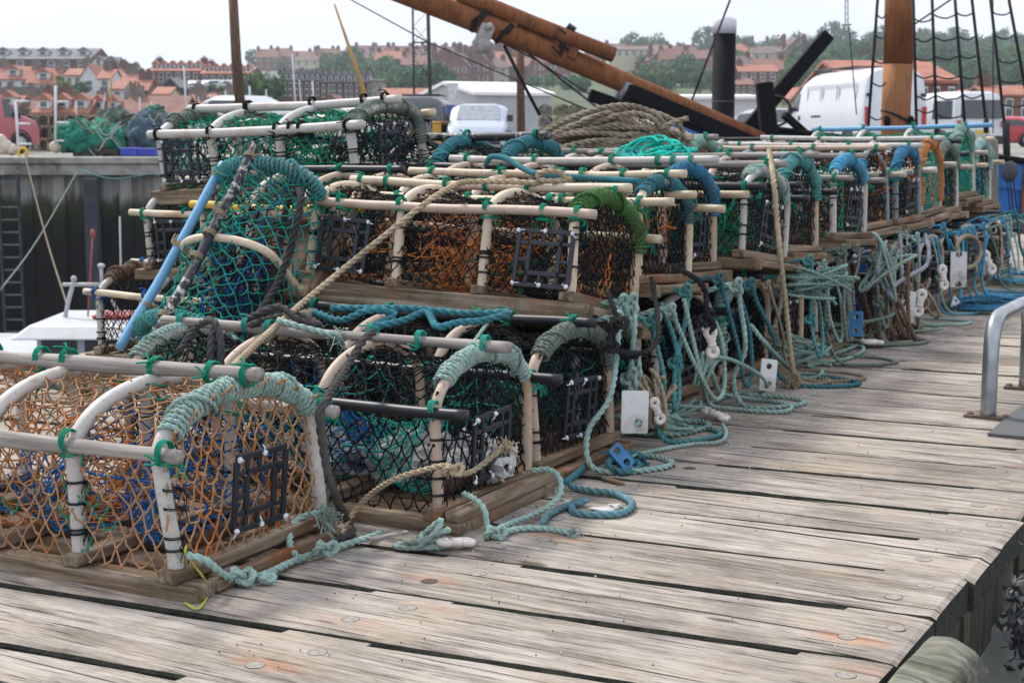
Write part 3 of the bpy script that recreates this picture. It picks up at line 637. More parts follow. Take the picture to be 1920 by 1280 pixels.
# leaning creel
def axes(o, x, y):
    x = nrm(np.array(x, float)); z = nrm(np.cross(x, np.array(y, float))); y = np.cross(z, x)
    return Matrix(((x[0], y[0], z[0], o[0]), (x[1], y[1], z[1], o[1]), (x[2], y[2], z[2], o[2]), (0, 0, 0, 1)))
dd = nrm(np.array([.29, .50, .66])); ww = nrm(np.array([.86, -.50, .0])); zz_ = nrm(np.cross(-dd, ww)); apex = D(316, 622, 4.95)
W_, H_ = .42, .36
creel('creel leaning on end with green netting, light blue rail and scuffed dark pole', axes(apex-ww*W_/2-zz_*(H_-.02), -dd, ww), L=.74, W=W_, H=H_, zs=.26, pipe=CREAM, piper=.015, rail=(BLUEP, FLAKY, None), railr=.0175, netc=('teal',), endc=('teal',), inner=('black', 'blue'),
      wrap=(('teal', .008, .12, .85, 0), ('teal', .008, .2, .85, 2)), panel=(), cell=.060, nr=.0024, seed=140, lash='beige', over=.06, ridge_over=.02, weights=False, hoops=(.04, .52, .97))
# rank two
R2 = [('creel of the second rank on the deck behind the leaning one', -3.34, 4.72, 0, dict(netc=('black',), inner=('black',), rail=(BLK, BLK, BLK), pipe=PINK, lod=1, L=.8, W=.55, wrap=())),
      ('high creel with teal bound hoops and a flaky black plank on top', -3.15, 5.62, .585, dict(netc=('black', 'dgreen'), endc=('green', 'dgreen'), inner=('green', 'dgreen'), rail=(BLK, FLAKY, BLK), railr=.019, pipe=BLK, lod=1, L=.95, wrap=(('petrol', .0085, .15, .9, 0), ('petrol', .0085, .2, .85, 1)), hoops=(.04, .42, .70, .97), H=.44, panel=())),
      ('creel under the big brown rope coil with rust coloured netting and pale bound hoop', -3.02, 7.35, .56, dict(netc=('rust', 'tan'), endc=('rust', 'tan'), inner=('rust',), rail=(WROD, WROD, WROD), pipe=PINK, lod=1, wrap=(('green', .009, .2, .8, 0),), H=.46, panel=())),
      ('flat topped upper creel of the second rank below the turquoise line', -3.02, 6.45, .50, dict(netc=('black', 'rust'), inner=('rust',), rail=(WROD, WROD, WROD), pipe=WHITE, lod=1, wrap=(('sky', .008, .35, .6, 0),), panel=())),
      ('second rank creel with weathered pole rail behind the pale green bound one', -3.25, 8.1, .52, dict(netc=('black',), inner=('green',), rail=(WROD, WROD, WROD), pipe=WHITE, lod=2, wrap=(('teal', .009, .4, .6, 0),), panel=())),
      ('second rank creel with a white ridge pipe behind the plank railed one', -3.28, 8.8, .52, dict(netc=('black', 'yellow'), inner=('yellow',), rail=(WHITE, WHITE, WHITE), pipe=WHITE, lod=2, wrap=(), panel=())),
      ('second rank creel with white pipes beyond the grey piped one', -3.3, 9.5, .52, dict(netc=('black',), inner=('teal',), rail=(WHITE, BLK, WHITE), pipe=WHITE, lod=2, wrap=(), panel=())),
      ('second rank creel with green netting under the light blue pipe', -3.35, 10.2, .56, dict(netc=('green', 'black'), inner=('teal',), rail=(BLK, BLK, BLK), pipe=WHITE, lod=2, wrap=(), panel=())),
      ('second rank creel with cream rails at the far end', -3.35, 10.9, .54, dict(netc=('black',), inner=('green',), rail=(CREAM, CREAM, CREAM), pipe=CREAM, lod=2, wrap=(), panel=())),
      ('upper second rank creel between the leaning one and the cream railed one', -3.34, 4.75, .44, dict(netc=('black', 'dgreen'), inner=('green',), rail=(YEL, BLK, YEL), pipe=PINK, lod=1, L=.8, wrap=(), panel=()))]
for i, (lb, r, u, z, kw) in enumerate(R2):
    kw.setdefault('L', 1.05); kw.setdefault('W', .57)
    creel(lb, at(r, u, z, random.uniform(-2, 2)), seed=160+i, **kw)
# hidden supports of the second rank: still creels
for i, u in enumerate((5.1, 5.75, 6.4, 7.05, 7.7, 8.35, 9.0, 9.65, 10.3, 10.95)):
    creel('bottom creel of the second rank glimpsed through the front row', at(-3.35, u, 0, random.uniform(-2, 2)), L=1.05, W=.57, seed=180, lod=2, netc=('black',), inner='dgreen', rail=(BLK, BLK, BLK), pipe=PINK, wrap=(), panel=(), group='bottom creels of the second rank')
scan_kids()
# ------------------------------------------------------------------ loose ropes, tags and bits
import bmesh
def pts(L):
    out = []
    for k in L:
        f, x, y, d = k
        out.append({'g': G, 'y': D, 'r': RP, 'u': UP}[f](x, y, d))
    return np.array(out)
def fray(mb, c, d, r, n=26, ln=.05, mi=0, seed=0):
    rg = np.random.default_rng(seed); d = nrm(np.array(d, float)); c = np.array(c, float)
    for k in range(n):
        s = rg.normal(0, .45, 3); e = nrm(d+s); l = ln*rg.uniform(.5, 1.1)
        P = np.array([c-d*r, c+e*l*.35+rg.normal(0, r*.3, 3), c+e*l*.7+rg.normal(0, r*.8, 3)-[0, 0, l*.1], c+e*l+rg.normal(0, r*1.2, 3)-[0, 0, l*.35]])
        P[:, 2] = np.maximum(P[:, 2], .004)
        tube(mb, crom(P, 3), r*.14, 3, mi, caps=False)
def knotpath(c, s, dirv=(1, 0, 0), n=36, ph=0):
    t = np.linspace(0, 2*math.pi, n)+ph; x = np.sin(t)+2*np.sin(2*t); y = np.cos(t)-2*np.cos(2*t); z = -np.sin(3*t)
    P = np.stack([x*.42, y*.30, z*.5+0*t], 1)*s
    d = nrm(np.array(dirv, float)); b = nrm(np.cross(d, [0, 0, 1.0])+1e-6); q = np.cross(d, b)
    return np.array(c)+P[:, :1]*d+P[:, 1:2]*b+P[:, 2:]*q
def lrope(label, P, col, r, name='rope', cat='rope', group=None, dense=8, frays=(), knots_=(), n=None, plain=False, minz=None, second=None, jig=0.0, pitch=None):
    P = np.asarray(P, float); C = crom(P, dense)
    if jig: C = C+np.cumsum(RNG.normal(0, jig, C.shape), axis=0)*0+RNG.normal(0, jig, C.shape)
    if minz is not None: C[:, 2] = np.maximum(C[:, 2], minz)
    mb = MB()
    if plain: tube(mb, C, r, n or 7)
    else: rope(mb, C, r, pitch=pitch, n=n or 15)
    for i, K in enumerate(knots_):
        c, s = K[0], K[1]; kp = knotpath(c, s, K[2] if len(K) > 2 else (1, .3, 0))
        if minz is not None: kp[:, 2] = np.maximum(kp[:, 2], minz)
        (tube(mb, crom(kp, 2), r, 7) if plain else rope(mb, crom(kp, 3), r*.95, n=n or 15))
    for (end, ln) in frays:
        a, b = (C[0], C[0]-C[2]) if end == 0 else (C[-1], C[-1]-C[-3]); fray(mb, a, b, r, ln=ln, seed=int(ln*1e4)+end)
    o = mb.build(name, [RM.get(col) or NM[col]]); return tag(o, label, cat, group or 'loose ropes on the creels and deck')
g = lambda x, y, z=.012: ('g', x, y, z)
# near front
lrope('pale green rope knotted at the near orange creel corner, frayed tuft on the deck', pts([g(352, 1040, .10), g(385, 1050, .09), g(420, 1078, .04), g(455, 1085), g(500, 1075), g(550, 1052), g(600, 1035), g(650, 1020), g(700, 1005), g(715, 998)]), 'pale', .0105,
      knots_=[(G(450, 1080, .025), .026), (G(610, 1028, .03), .024), (G(500, 1083, .015), .014)], minz=.009)
lrope('short pale green rope loop with a bright frayed tuft behind the near knot', pts([g(565, 1050), g(545, 1025, .03), g(548, 985, .06), g(575, 965, .08), g(598, 962, .09)]), 'pale', .010, frays=[(1, .045), (1, .06)])
lrope('thin yellow twine hooked over the near corner of the orange creel base', pts([g(352, 1020, .12), g(347, 1032, .11), g(357, 1052, .08), g(383, 1085, .03), g(391, 1110, .004), g(372, 1140, .004), g(347, 1130, .004)]), 'lime', .0032, plain=True, cat='twine', name='twine')
lrope('beige rope tied round the corner post of the black netted creel, end unlaid', pts([g(640, 1000, .02), g(660, 965, .05), g(690, 930, .10), ('y', 735, 900, 3.80), ('y', 790, 882, 3.78), ('y', 835, 873, 3.77), ('y', 860, 888, 3.78), ('y', 885, 884, 3.85), ('y', 915, 862, 3.88), ('y', 940, 842, 3.88)]), 'cream', .0085, knots_=[(D(848, 880, 3.775), .022)], frays=[(1, .035), (1, .05)])
lrope('pale green rope looped through the base end of the black netted creel', pts([g(870, 925, .09), g(890, 935, .09), g(908, 955, .07), g(914, 985, .03), g(930, 1005, .014), g(965, 992), g(1020, 990), g(1068, 998)]), 'pale', .0095, knots_=[(G(928, 998, .02), .024)], minz=.008, frays=[(1, .02)])
lrope('teal rope climbing over the far corner of the low black creel base', pts([g(1000, 882, .10), g(1030, 880, .11), g(1050, 898, .09), g(1048, 930, .05), g(1015, 958, .02), g(965, 978), g(935, 990)]), 'pale', .0095, minz=.008)
lrope('faded blue rope lying in a long hairpin loop on the deck', pts([g(1062, 902, .03), g(1075, 912), g(1110, 920), g(1155, 925), g(1186, 944), g(1165, 962), g(1110, 964), g(1075, 958), g(1075, 943), g(1100, 938, .02), g(1060, 950), g(1030, 965), g(1015, 985)]), 'faded', .0115, minz=.010)
lrope('tangle of petrol blue rope beside the blue tag', pts([g(1060, 905, .03), g(1085, 885, .02), g(1110, 860, .02), g(1150, 850, .03), g(1185, 862), g(1200, 875), g(1170, 885), g(1140, 870, .03), g(1160, 852, .04), g(1195, 850), g(1205, 862)]), 'petrol', .0115, minz=.010, knots_=[(G(1160, 862, .03), .03)], frays=[(1, .04)])
lrope('dark grey rope running down between the two nearest creels', pts([('y', 700, 622, 4.1), ('y', 680, 640, 4.05), ('y', 650, 690, 3.95), ('y', 615, 745, 3.72), ('y', 600, 780, 3.68), ('y', 608, 850, 3.68), ('y', 625, 920, 3.66), g(650, 975, .04), g(660, 1000), g(620, 1020)]), 'charcoal', .0125, minz=.012)
lrope('doubled dark grey rope hung over the wooden ridge of the black creel', pts([('y', 335, 660, 4.2), ('y', 370, 612, 4.28), ('y', 400, 602, 4.2), ('y', 414, 640, 4.15), ('y', 412, 700, 4.12), ('y', 404, 716, 4.1), ('y', 394, 690, 4.12), ('y', 396, 640, 4.16), ('y', 405, 606, 4.2)]), 'charcoal', .012)
lrope('grey rope tangle lying across the ridge pole under the cream rope', pts([('y', 440, 612, 4.6), ('y', 480, 590, 4.5), ('y', 525, 575, 4.5), ('y', 560, 600, 4.45), ('y', 600, 610, 4.5), ('y', 560, 590, 4.6), ('y', 500, 600, 4.55), ('y', 470, 610, 4.4)]), 'charcoal', .0125)
lrope('pale green rope end with a frayed tuft on the grey tangle', pts([('y', 520, 600, 4.35), ('y', 560, 612, 4.33), ('y', 600, 622, 4.34), ('y', 625, 628, 4.34)]), 'pale', .011, frays=[(1, .05)])
lrope('thick black rope lashed down over the left end of the cream railed creel', pts([('y', 556, 352, 5.30), ('y', 565, 372, 5.12), ('y', 552, 440, 5.02), ('y', 530, 510, 4.96), ('y', 505, 560, 4.85), ('y', 470, 605, 4.75), ('y', 445, 625, 4.7)]), 'black', .0145)
lrope('second black rope behind the lashed one at the cream railed creel end', pts([('y', 548, 360, 5.42), ('y', 535, 400, 5.3), ('y', 522, 480, 5.2), ('y', 505, 545, 5.1), ('y', 490, 600, 4.9)]), 'black', .0135)
lrope('long cream rope stretched diagonally over the mossy bound creel, looped at the top', pts([('y', 428, 698, 3.80), ('y', 455, 670, 4.0), ('y', 500, 628, 4.25), ('y', 560, 575, 4.62), ('y', 640, 508, 4.82), ('y', 720, 443, 4.90), ('y', 800, 380, 4.95), ('y', 850, 349, 5.10), ('y', 880, 341, 5.22), ('y', 960, 341, 5.26), ('y', 1030, 345, 5.28), ('y', 1058, 340, 5.27), ('y', 1050, 324, 5.26), ('y', 1020, 322, 5.26), ('y', 1008, 335, 5.27), ('y', 1040, 340, 5.24), ('y', 1070, 335, 5.3)]), 'cream', .0115)
lrope('thick teal hose like rope curving over the white ridge pipe', pts([('y', 912, 306, 5.9), ('y', 922, 294, 5.85), ('y', 950, 298, 5.8), ('y', 985, 318, 5.7), ('y', 1020, 328, 5.6), ('y', 1100, 334, 5.6), ('y', 1200, 340, 5.5)]), 'petrol', .0115, plain=True, n=12)
lrope('dark teal ropes netted together in the gap under the mossy bound creel', pts([('y', 590, 585, 4.6), ('y', 640, 600, 4.5), ('y', 690, 582, 4.45), ('y', 740, 590, 4.5), ('y', 700, 612, 4.4), ('y', 760, 600, 4.45), ('y', 800, 585, 4.5), ('y', 820, 612, 4.35), ('y', 860, 605, 4.4), ('y', 910, 600, 4.45), ('y', 955, 585, 4.5), ('y', 880, 588, 4.52), ('y', 760, 578, 4.55), ('y', 620, 578, 4.6)]), 'petrol', .0125)
lrope('thin pale rope slanting out from under the mossy bound creel base', pts([('y', 918, 600, 4.5), ('y', 895, 632, 4.35), ('y', 870, 665, 4.3), ('y', 862, 700, 4.2)]), 'pale', .0062)
lrope('black rope flecked yellow knotted round the mossy bound creel corner', pts([('y', 1140, 548, 4.86), ('y', 1152, 580, 4.78), ('y', 1158, 612, 4.76), ('y', 1140, 640, 4.76), ('y', 1165, 660, 4.78), ('y', 1205, 662, 4.86), ('y', 1232, 640, 4.92), ('y', 1234, 600, 5.0), ('y', 1228, 555, 5.1), ('y', 1222, 520, 5.15)]), 'black', .0105, knots_=[(D(1158, 605, 4.75), .026), (D(1140, 650, 4.75), .026)])
lrope('dark laid rope hanging from the blue bound creel corner to the long toggle', pts([('r', 1262, 500, -2.05), ('r', 1300, 520, -2.0), ('r', 1322, 545, -1.98), ('r', 1325, 580, -1.97), ('r', 1330, 615, -1.97), ('r', 1328, 650, -1.97)]), 'black', .012, knots_=[(RP(1328, 600, -1.97), .03, (0, .2, 1))])
lrope('beige rope hanging straight down over the stack front, tufted end touching the deck', pts([('r', 1442, 282, -2.25), ('r', 1450, 330, -2.08), ('r', 1456, 400, -2.04), ('r', 1463, 480, -2.00), ('r', 1474, 580, -1.99), ('r', 1482, 660, -1.99), ('r', 1488, 700, -1.98)]), 'cream', .0125, frays=[(1, .05), (1, .065)], pitch=.085)
lrope('pale green mooring line running in curves along the deck from the long toggle', pts([g(1355, 795, .02), g(1362, 812), g(1350, 828), g(1300, 832), g(1240, 842), g(1195, 852), g(1180, 860)]), 'pale', .0075, minz=.007)
lrope('pale green rope making a wide bight on the deck in front of the stack', pts([('r', 1335, 700, -2.0), g(1350, 735, .06), g(1390, 745, .02), g(1450, 752), g(1484, 762), g(1470, 771), g(1420, 770), g(1370, 765), g(1330, 758, .03), ('r', 1318, 720, -2.0), ('r', 1300, 640, -2.02), ('r', 1282, 560, -2.05)]), 'pale', .0095, minz=.008)
lrope('pale green rope arching from the stack over the white tag', pts([('r', 1338, 668, -1.97), ('r', 1375, 676, -1.95), ('r', 1420, 700, -1.93), ('r', 1438, 722, -1.92), g(1425, 735, .03), g(1385, 738), g(1350, 748), g(1310, 765), g(1290, 770)]), 'green', .0085, minz=.008)
lrope('sage rope snaking onto the deck right of the tufted beige rope', pts([('r', 1408, 610, -2.0), ('r', 1440, 650, -1.97), g(1480, 690, .05), g(1505, 708), g(1535, 706), g(1540, 695), g(1515, 686), g(1545, 680), g(1590, 672), g(1618, 658), g(1610, 648), g(1570, 662), g(1530, 665, .02)]), 'green', .0105, minz=.009)
# procedural falls of rope down the stack front
falls = [('pale', .0085), ('green', .0095), ('sage', .010), ('sage', .007), ('beige', .009), ('coil', .01), ('teal', .0095), ('green', .008), ('petrol', .009), ('pale', .009)]
rgf = np.random.default_rng(5)
spots = [(4.42, 'pale'), (4.50, 'green'), (4.56, 'pale'), (4.64, 'teal'), (4.78, 'pale')]
spots += [(u, falls[rgf.integers(0, len(falls))][0]) for u in np.arange(5.05, 11.6, .21)]
NEARN = ['near the mossy bound creel', 'near the white tag', 'by the blue bound creel', 'by the long toggle', 'by the tufted beige rope', 'below the plank railed creel', 'by the upright blue tag', 'below the grey piped creel', 'below the orange bound hoop', 'near the far blue rope pile', 'at the far end of the row']
RM['coil'] = rope_mat('rope_coil', (.33, .285, .215), dirt=(.16, .125, .09), amt=.5)
CN = dict(coil='tan', pale='pale green', green='grey green', sage='sage grey', beige='beige', teal='dark teal', petrol='petrol blue', sky='bright blue', blue='faded blue')
for i, (u, c) in enumerate(spots):
    z0 = rgf.uniform(.36, .62); r0 = -2.12+rgf.uniform(-.03, .05); rr = rgf.uniform(.0075, .0125) if u < 8.2 else rgf.uniform(.0065, .011); du = rgf.uniform(-.34, .34); out = rgf.uniform(.05, .22)
    if 6.6 < u < 10.9 and rgf.random() < .28: c = 'sky' if u > 8.6 else 'sage'
    z0 = rgf.uniform(.42, .52); P = [dk(r0-.10, u-.02, z0-.03), dk(r0-.02, u-.01, z0+.005), dk(r0+.035, u, z0), dk(r0+.055, u+du*.12, z0-.07), dk(r0+.06+rgf.uniform(-.02, .03), u+du*.5, z0*.5), dk(r0+.05, u+du*.8, .12), dk(r0+.07+out*.2, u+du, .02)]
    kind = rgf.random()
    if kind < .55:
        a = u+du; P += [dk(r0+.08+out, a+.08, .01), dk(r0+.10+out*1.2, a+.22, .01), dk(r0+.07+out*.6, a+.30, .01), dk(r0+.02, a+.22, .02)]
    elif kind < .8:
        P = P[:-2]; P += [dk(r0+.10, u+du*.9, .10), dk(r0+.09, u+du+.09, .13), dk(r0+.055, u+du+.14, .30), dk(r0, u+du+.12, z0*.95)]
    P = np.array(P); seg_ = np.clip((u-4.4)/.68, 0, 10.4)
    lrope(f'{CN[c]} rope tail hanging down the stack front {NEARN[int(seg_)]}', P, c, rr, dense=7, minz=.008, n=12 if u < 7.5 else 9, plain=u > 9.5, group='rope tails hanging down the stack front', knots_=[(P[2], rr*2.3, (0, .2, 1))]+([(P[4], rr*2.6, (0, .2, 1))] if rgf.random() < .4 else []))
# coils of short line bundled on the stack front
def hank(label, c, col, r, n=9, s=.055, axis='z', seed=0, group=None):
    rg = np.random.default_rng(seed); t = np.linspace(0, n*2*math.pi, n*16); w = s*(1+.26*np.interp(t, np.linspace(0, t[-1], n*3), rg.normal(0, 1, n*3)))
    x = w*1.5*np.cos(t); y = w*.45*np.sin(t)+rg.normal(0, .0012, len(t)); z = np.linspace(-1, 1, len(t))*s*.55+.3*s*np.sin(t*.37)
    P = np.stack([x, y, z], 1) if axis == 'z' else np.stack([z, y, x], 1)
    tk = np.linspace(0, t[-1], n+1); rt = rg.normal(0, .45, n+1); an_ = np.interp(t, tk, rt); ox = np.interp(t, tk, rg.normal(0, s*.35, n+1)); P = np.stack([P[:, 0]*np.cos(an_)-P[:, 2]*np.sin(an_)+ox, P[:, 1], P[:, 0]*np.sin(an_)+P[:, 2]*np.cos(an_)-abs(ox)*.5], 1)
    lrope(label, np.array(c)+P, col, r, dense=1, n=9, group=group, minz=r, knots_=[(c, s*.5)])
hank('bundled hank of bright pale green line hanging beside the long toggle', RP(1318, 690, -2.02), 'pale', .006, 7, .04, 'x', 1)
hank('frayed bunch of pale green line projecting from the stack behind the beige rope', RP(1535, 525, -2.0), 'green', .0085, 8, .085, 'z', 2)
hank('hank of pale line low behind the upright blue tag', G(1500, 655, .08), 'pale', .008, 7, .07, 'z', 3)
hank('knotted bunch of pale line under the plank railed creel', RP(1655, 500, -2.02), 'pale', .009, 7, .09, 'x', 4)
hank('bunch of beige rope round the white toggle in mid row', RP(1722, 570, -2.0), 'beige', .010, 6, .09, 'x', 5)
hank('bunch of pale line between the white and blue tags', G(1595, 630, .05), 'sage', .011, 6, .10, 'z', 6)
hank('heap of teal line at the foot of the stack beside the near white tag', G(1225, 790, .05), 'green', .009, 7, .07, 'z', 7)
hank('heap of pale line below the second rope heap', G(1268, 775, .03), 'pale', .008, 6, .05, 'z', 8)
hank('knot of pale line on the deck under the far white toggle', G(1862, 522, .04), 'pale', .012, 6, .09, 'z', 9)
hank('pale bundle of line under the near creel base end with a clasp', G(800, 1015, .02), 'pale', .009, 5, .045, 'z', 10)
hank('brown matted fibre bundle hanging on the stack front in mid row', RP(1668, 560, -2.03), 'umber', .012, 7, .15, 'x', 11)
hank('knot of beige cord beside the near white tag', RP(1222, 745, -2.02), 'beige', .009, 6, .05, 'x', 12)
# blue rope pile, far right
P = []
for k in range(7):
    cx, cy = 1850+rgf.uniform(-14, 14), 570+rgf.uniform(-4, 4); th0 = rgf.uniform(0, 6)
    for a in np.linspace(0, 2*math.pi, 9)[:-1]: P.append(G(cx+62*math.cos(a+th0*.2), cy+9*math.sin(a+th0*.2)+rgf.uniform(-1, 1), .014+.008*k*.6))
lrope('bright blue rope coiled flat on the deck near the far end of the row', P, 'blue', .012, minz=.012, n=12)
P = [G(1905+40*math.cos(a), 517+7*math.sin(a)+k*1.0, .02+.01*k) for k in range(4) for a in np.linspace(0, 2*math.pi, 8)[:-1]]
lrope('light blue rope coil at the right edge beyond the row', P, 'sky', .013, minz=.012, n=10)
lrope('beige rope ring hanging from the stack near the far end', [RP(1815+22*math.cos(a), 472+30*math.sin(a), -2.02) for a in np.linspace(-1.5, 4.9, 16)], 'beige', .015)
lrope('pale lilac rope pulled slantwise across the stack front', pts([('r', 1735, 440, -2.1), ('r', 1742, 470, -2.0), ('r', 1735, 500, -1.98), ('r', 1700, 520, -1.98), ('r', 1665, 548, -1.99), ('r', 1690, 560, -2.0), ('r', 1688, 440, -2.08)]), 'lilac', .013)
# the big brown coil and turquoise line on top
rgc = np.random.default_rng(9); P = []; RM['coil'] = rope_mat('rope_coil', (.33, .285, .215), dirt=(.16, .125, .09), amt=.5)
for k in range(30):
    a = .36*rgc.uniform(.75, 1.15); b = .22*rgc.uniform(.6, 1.1); h = .22*rgc.random()*(1 if k > 8 else .35); cx = rgc.uniform(-.06, .06); tl = rgc.uniform(-.05, .05); tz = rgc.uniform(-.08, .08)
    ph = rgc.uniform(0, 6, 3); am = rgc.uniform(.01, .05, 3); sq = rgc.uniform(-.25, .25)
    for q in np.linspace(0, 2*math.pi, 13)[:-1]:
        e = 1-.55*abs(math.cos(q))**2; P.append([cx+a*math.cos(q+sq*math.sin(q*2))+am[0]*math.sin(2*q+ph[0]), b*math.sin(q)+tl*math.cos(q)*2+am[1]*math.sin(3*q+ph[1]), -.03+h*e+(.03+tz*.5)*math.sin(q+ph[2])*e+am[2]*.6*math.sin(2*q+ph[0])])
c0 = D(1150, 285, 8.0); P = np.array(P)+c0
tail = np.array([D(1240, 245, 7.8), D(1270, 228, 7.8), D(1291, 222, 7.8)]); P = np.vstack([P, tail])
lrope('big heap of thick brown rope coiled on top of the creels', P, 'coil', .0165, n=12, dense=6, cat='rope coil', name='rope_coil')
rgc2 = np.random.default_rng(3); P = []
for k in range(7):
    cx = rgc2.uniform(-.10, .08); a = rgc2.uniform(.06, .13); h = rgc2.uniform(.03, .10); 
    for q in np.linspace(0, 2*math.pi, 9)[:-1]: P.append([cx+a*math.cos(q), .06*math.sin(q)+rgc2.normal(0, .01), .02+h*(.5+.5*math.sin(q+.6))])
lrope('bright turquoise line piled in loose loops on the stack top', np.array(P)+D(1238, 303, 6.7), 'turq', .0085, n=10, dense=6, cat='rope coil', name='rope_coil', plain=False)
# ---- tags, toggles, bits
def plate(w, h, t, holes):
    bm = bmesh.new(); ed = []
    def loop(P):
        vs = [bm.verts.new((x, y, 0)) for x, y in P]
        for i in range(len(vs)): ed.append(bm.edges.new((vs[i], vs[(i+1) % len(vs)])))
    rr = .006; L = []
    for cx, cy, a0 in ((w/2-rr, h/2-rr, 0), (-w/2+rr, h/2-rr, 90), (-w/2+rr, -h/2+rr, 180), (w/2-rr, -h/2+rr, 270)):
        for a in (0, 45, 90): L.append((cx+rr*math.cos(math.radians(a0+a)), cy+rr*math.sin(math.radians(a0+a))))
    loop(L)
    for hx_, hy_, hr in holes: loop([(hx_+hr*math.cos(q), hy_+hr*math.sin(q)) for q in np.linspace(0, 2*math.pi, 17)[:-1]])
    bmesh.ops.triangle_fill(bm, edges=ed, use_beauty=True)
    me = bpy.data.meshes.new('plate'); bm.to_mesh(me); bm.free(); return me
PW = simple('tag_white', (.60, .61, .60), .5, var=.12, vs=12, dirt=(.30, .28, .24), dsc=6); PB = simple('tag_blue', (.035, .17, .36), .5, var=.2, vs=12)
def tagp(label, loc, w, h, mat, rot, holes=None, name='plastic_tag'):
    me = plate(w, h, .006, holes or ((0, h*.28, .012), (0, -h*.28, .012))); me.materials.append(mat); o = bpy.data.objects.new(name, me); COL.objects.link(o)
    o.location = loc; o.rotation_euler = rot; m = o.modifiers.new('thick', 'SOLIDIFY'); m.thickness = .009; m.offset = 0
    tag(o, label, 'plastic tag', 'plastic tags tied into the ropes')
FZ = -PHI+math.radians(90)
tagp('large white plastic tag with a rope through its lower hole', RP(1190, 772, -1.93)+[0, 0, 0], .088, .135, PW, (math.radians(84), math.radians(3), math.radians(12)), ((.012, -.035, .014),))
tagp('white plastic tag with two holes leaning below the beige rope', RP(1440, 703, -1.93), .068, .125, PW, (math.radians(80), math.radians(9), math.radians(14)), ((0, .034, .012), (.006, -.034, .011)))
tagp('blue plastic tag lying half upright in the petrol rope tangle', G(1165, 856, .045), .05, .085, PB, (math.radians(60), math.radians(-30), math.radians(40)))
tagp('upright blue plastic tag in the middle of the row', RP(1605, 607, -1.93), .06, .115, PB, (math.radians(86), 0, math.radians(-25)))
tagp('white plastic tag half way along under the grey piped creel', RP(1697, 575, -1.98), .105, .165, PW, (math.radians(82), math.radians(6), math.radians(5)), ((-.02, .05, .018),))
tagp('small white plastic tag lying on the deck by the blue rope', G(1790, 570, .05), .06, .09, PW, (math.radians(70), math.radians(40), .5))
tagp('tall grey white plastic tag hanging near the far end', RP(1797, 505, -2.0), .10, .21, PW, (math.radians(88), 0, .1), ((0, .09, .02), (0, -.09, .02)))
NYL = simple('toggle_nylon', (.66, .60, .57), .38, var=.15, vs=30, spec=.5)
def toggle(label, loc, rot, s=1.0, L=.11):
    mb = MB()
    for e in (-1, 1):
        th = np.linspace(0, 2*math.pi, 17); C = np.stack([e*L*.33+.0165*np.cos(th), .0165*np.sin(th), 0*th], 1); tube(mb, C, .0115, 10, caps=False)
    tube(mb, [(-L*.15, 0, 0), (-L*.07, 0, 0), (0, 0, 0), (L*.07, 0, 0), (L*.15, 0, 0)], [.020, .018, .017, .018, .020], 12, flat=.8)
    o = mb.build('toggle', [NYL]); o.location = loc; o.rotation_euler = rot; o.scale = (s, s, s); tag(o, label, 'toggle', 'white plastic rope toggles')
toggle('white dog bone toggle lying on the deck with a chain of pale rope', G(1340, 776, .022), (0, math.radians(12), math.radians(-42)), 1.05)
toggle('long white toggle hanging upright on the dark laid rope', RP(1334, 642, -1.96), (math.radians(85), math.radians(82), 0), .95)
toggle('white toggle lying under the base of the low black creel', G(855, 1016, .02), (0, .1, .4), .85)
toggle('cream toggle tangled in beige rope in the middle of the row', RP(1724, 568, -1.93), (math.radians(85), math.radians(100), 0), 1.2)
toggle('white toggle hanging beside the far white tag', RP(1768, 520, -1.98), (math.radians(85), math.radians(80), .3), 1.2)
toggle('white toggle resting on pale line near the far end', RP(1853, 492, -2.02), (math.radians(85), math.radians(60), .3), 1.4)
toggle('white toggle in the rope heap right of the upright blue tag', G(1635, 641, .03), (0, .1, .5), 1.1)
toggle('cream toggle behind the near white tag', RP(1232, 770, -1.99), (math.radians(85), 1.2, .3), .8)
mb = MB(); box(mb, -.045, .045, -.011, .011, 0, .006, jit=.001); o = mb.build('wood_chip', [WBASE], loc=tuple(G(1150, 902, .003)), rz=-.95, bevel=.002, smooth=False, rnd=True); tag(o, 'short brown wood chip lying alone on the deck', 'wood chip')
mb = MB(); obar(mb, G(690, 1011, .025), G(765, 997, .03), .018, .008); tag(mb.build('flat_stick', [WROD], bevel=.002, smooth=False), 'flat grey stick poking from under the low black creel', 'stick')
SHELL = simple('shell_white', (.62, .60, .57), .5, var=.2, vs=20)
for i, (x, y, s) in enumerate(((1128, 955, .022), (1152, 950, .016), (1108, 962, .012))):
    mb = MB(); blob(mb, G(x, y, .006), (s*1.5, s, .006), 12, 7, .25, seed=i); tag(mb.build('shell_fragment', [SHELL]), 'white shell fragment inside the blue rope hairpin loop', 'shell', 'white shell fragments in the rope loop')
PAPER = simple('crumpled_paper', (.46, .455, .45), .9, var=.25, vs=9, bump=.6)
for i, (r_, u_, sx, lb) in enumerate(((-2.35, 3.62, .15, 'crumpled pale paper bag in the middle of the low black creel'), (-2.62, 3.52, .13, 'crumpled pale paper bag at the left inside the low black creel'), (-2.16, 3.66, .10, 'small crumpled paper scrap near the right end of the low black creel'))):
    mb = MB(); blob(mb, (0, 0, 0), (sx, .12, .07), 40, 26, .16, 7.0, seed=30+i)
    for v_ in mb.v: v_ += RNG.normal(0, .004, v_.shape)
    tag(mb.build('paper_bag', [PAPER], loc=tuple(dk(r_, u_, .11)), smooth=False), lb, 'paper bag')
mb = MB(); rgg = np.random.default_rng(77); GP = []
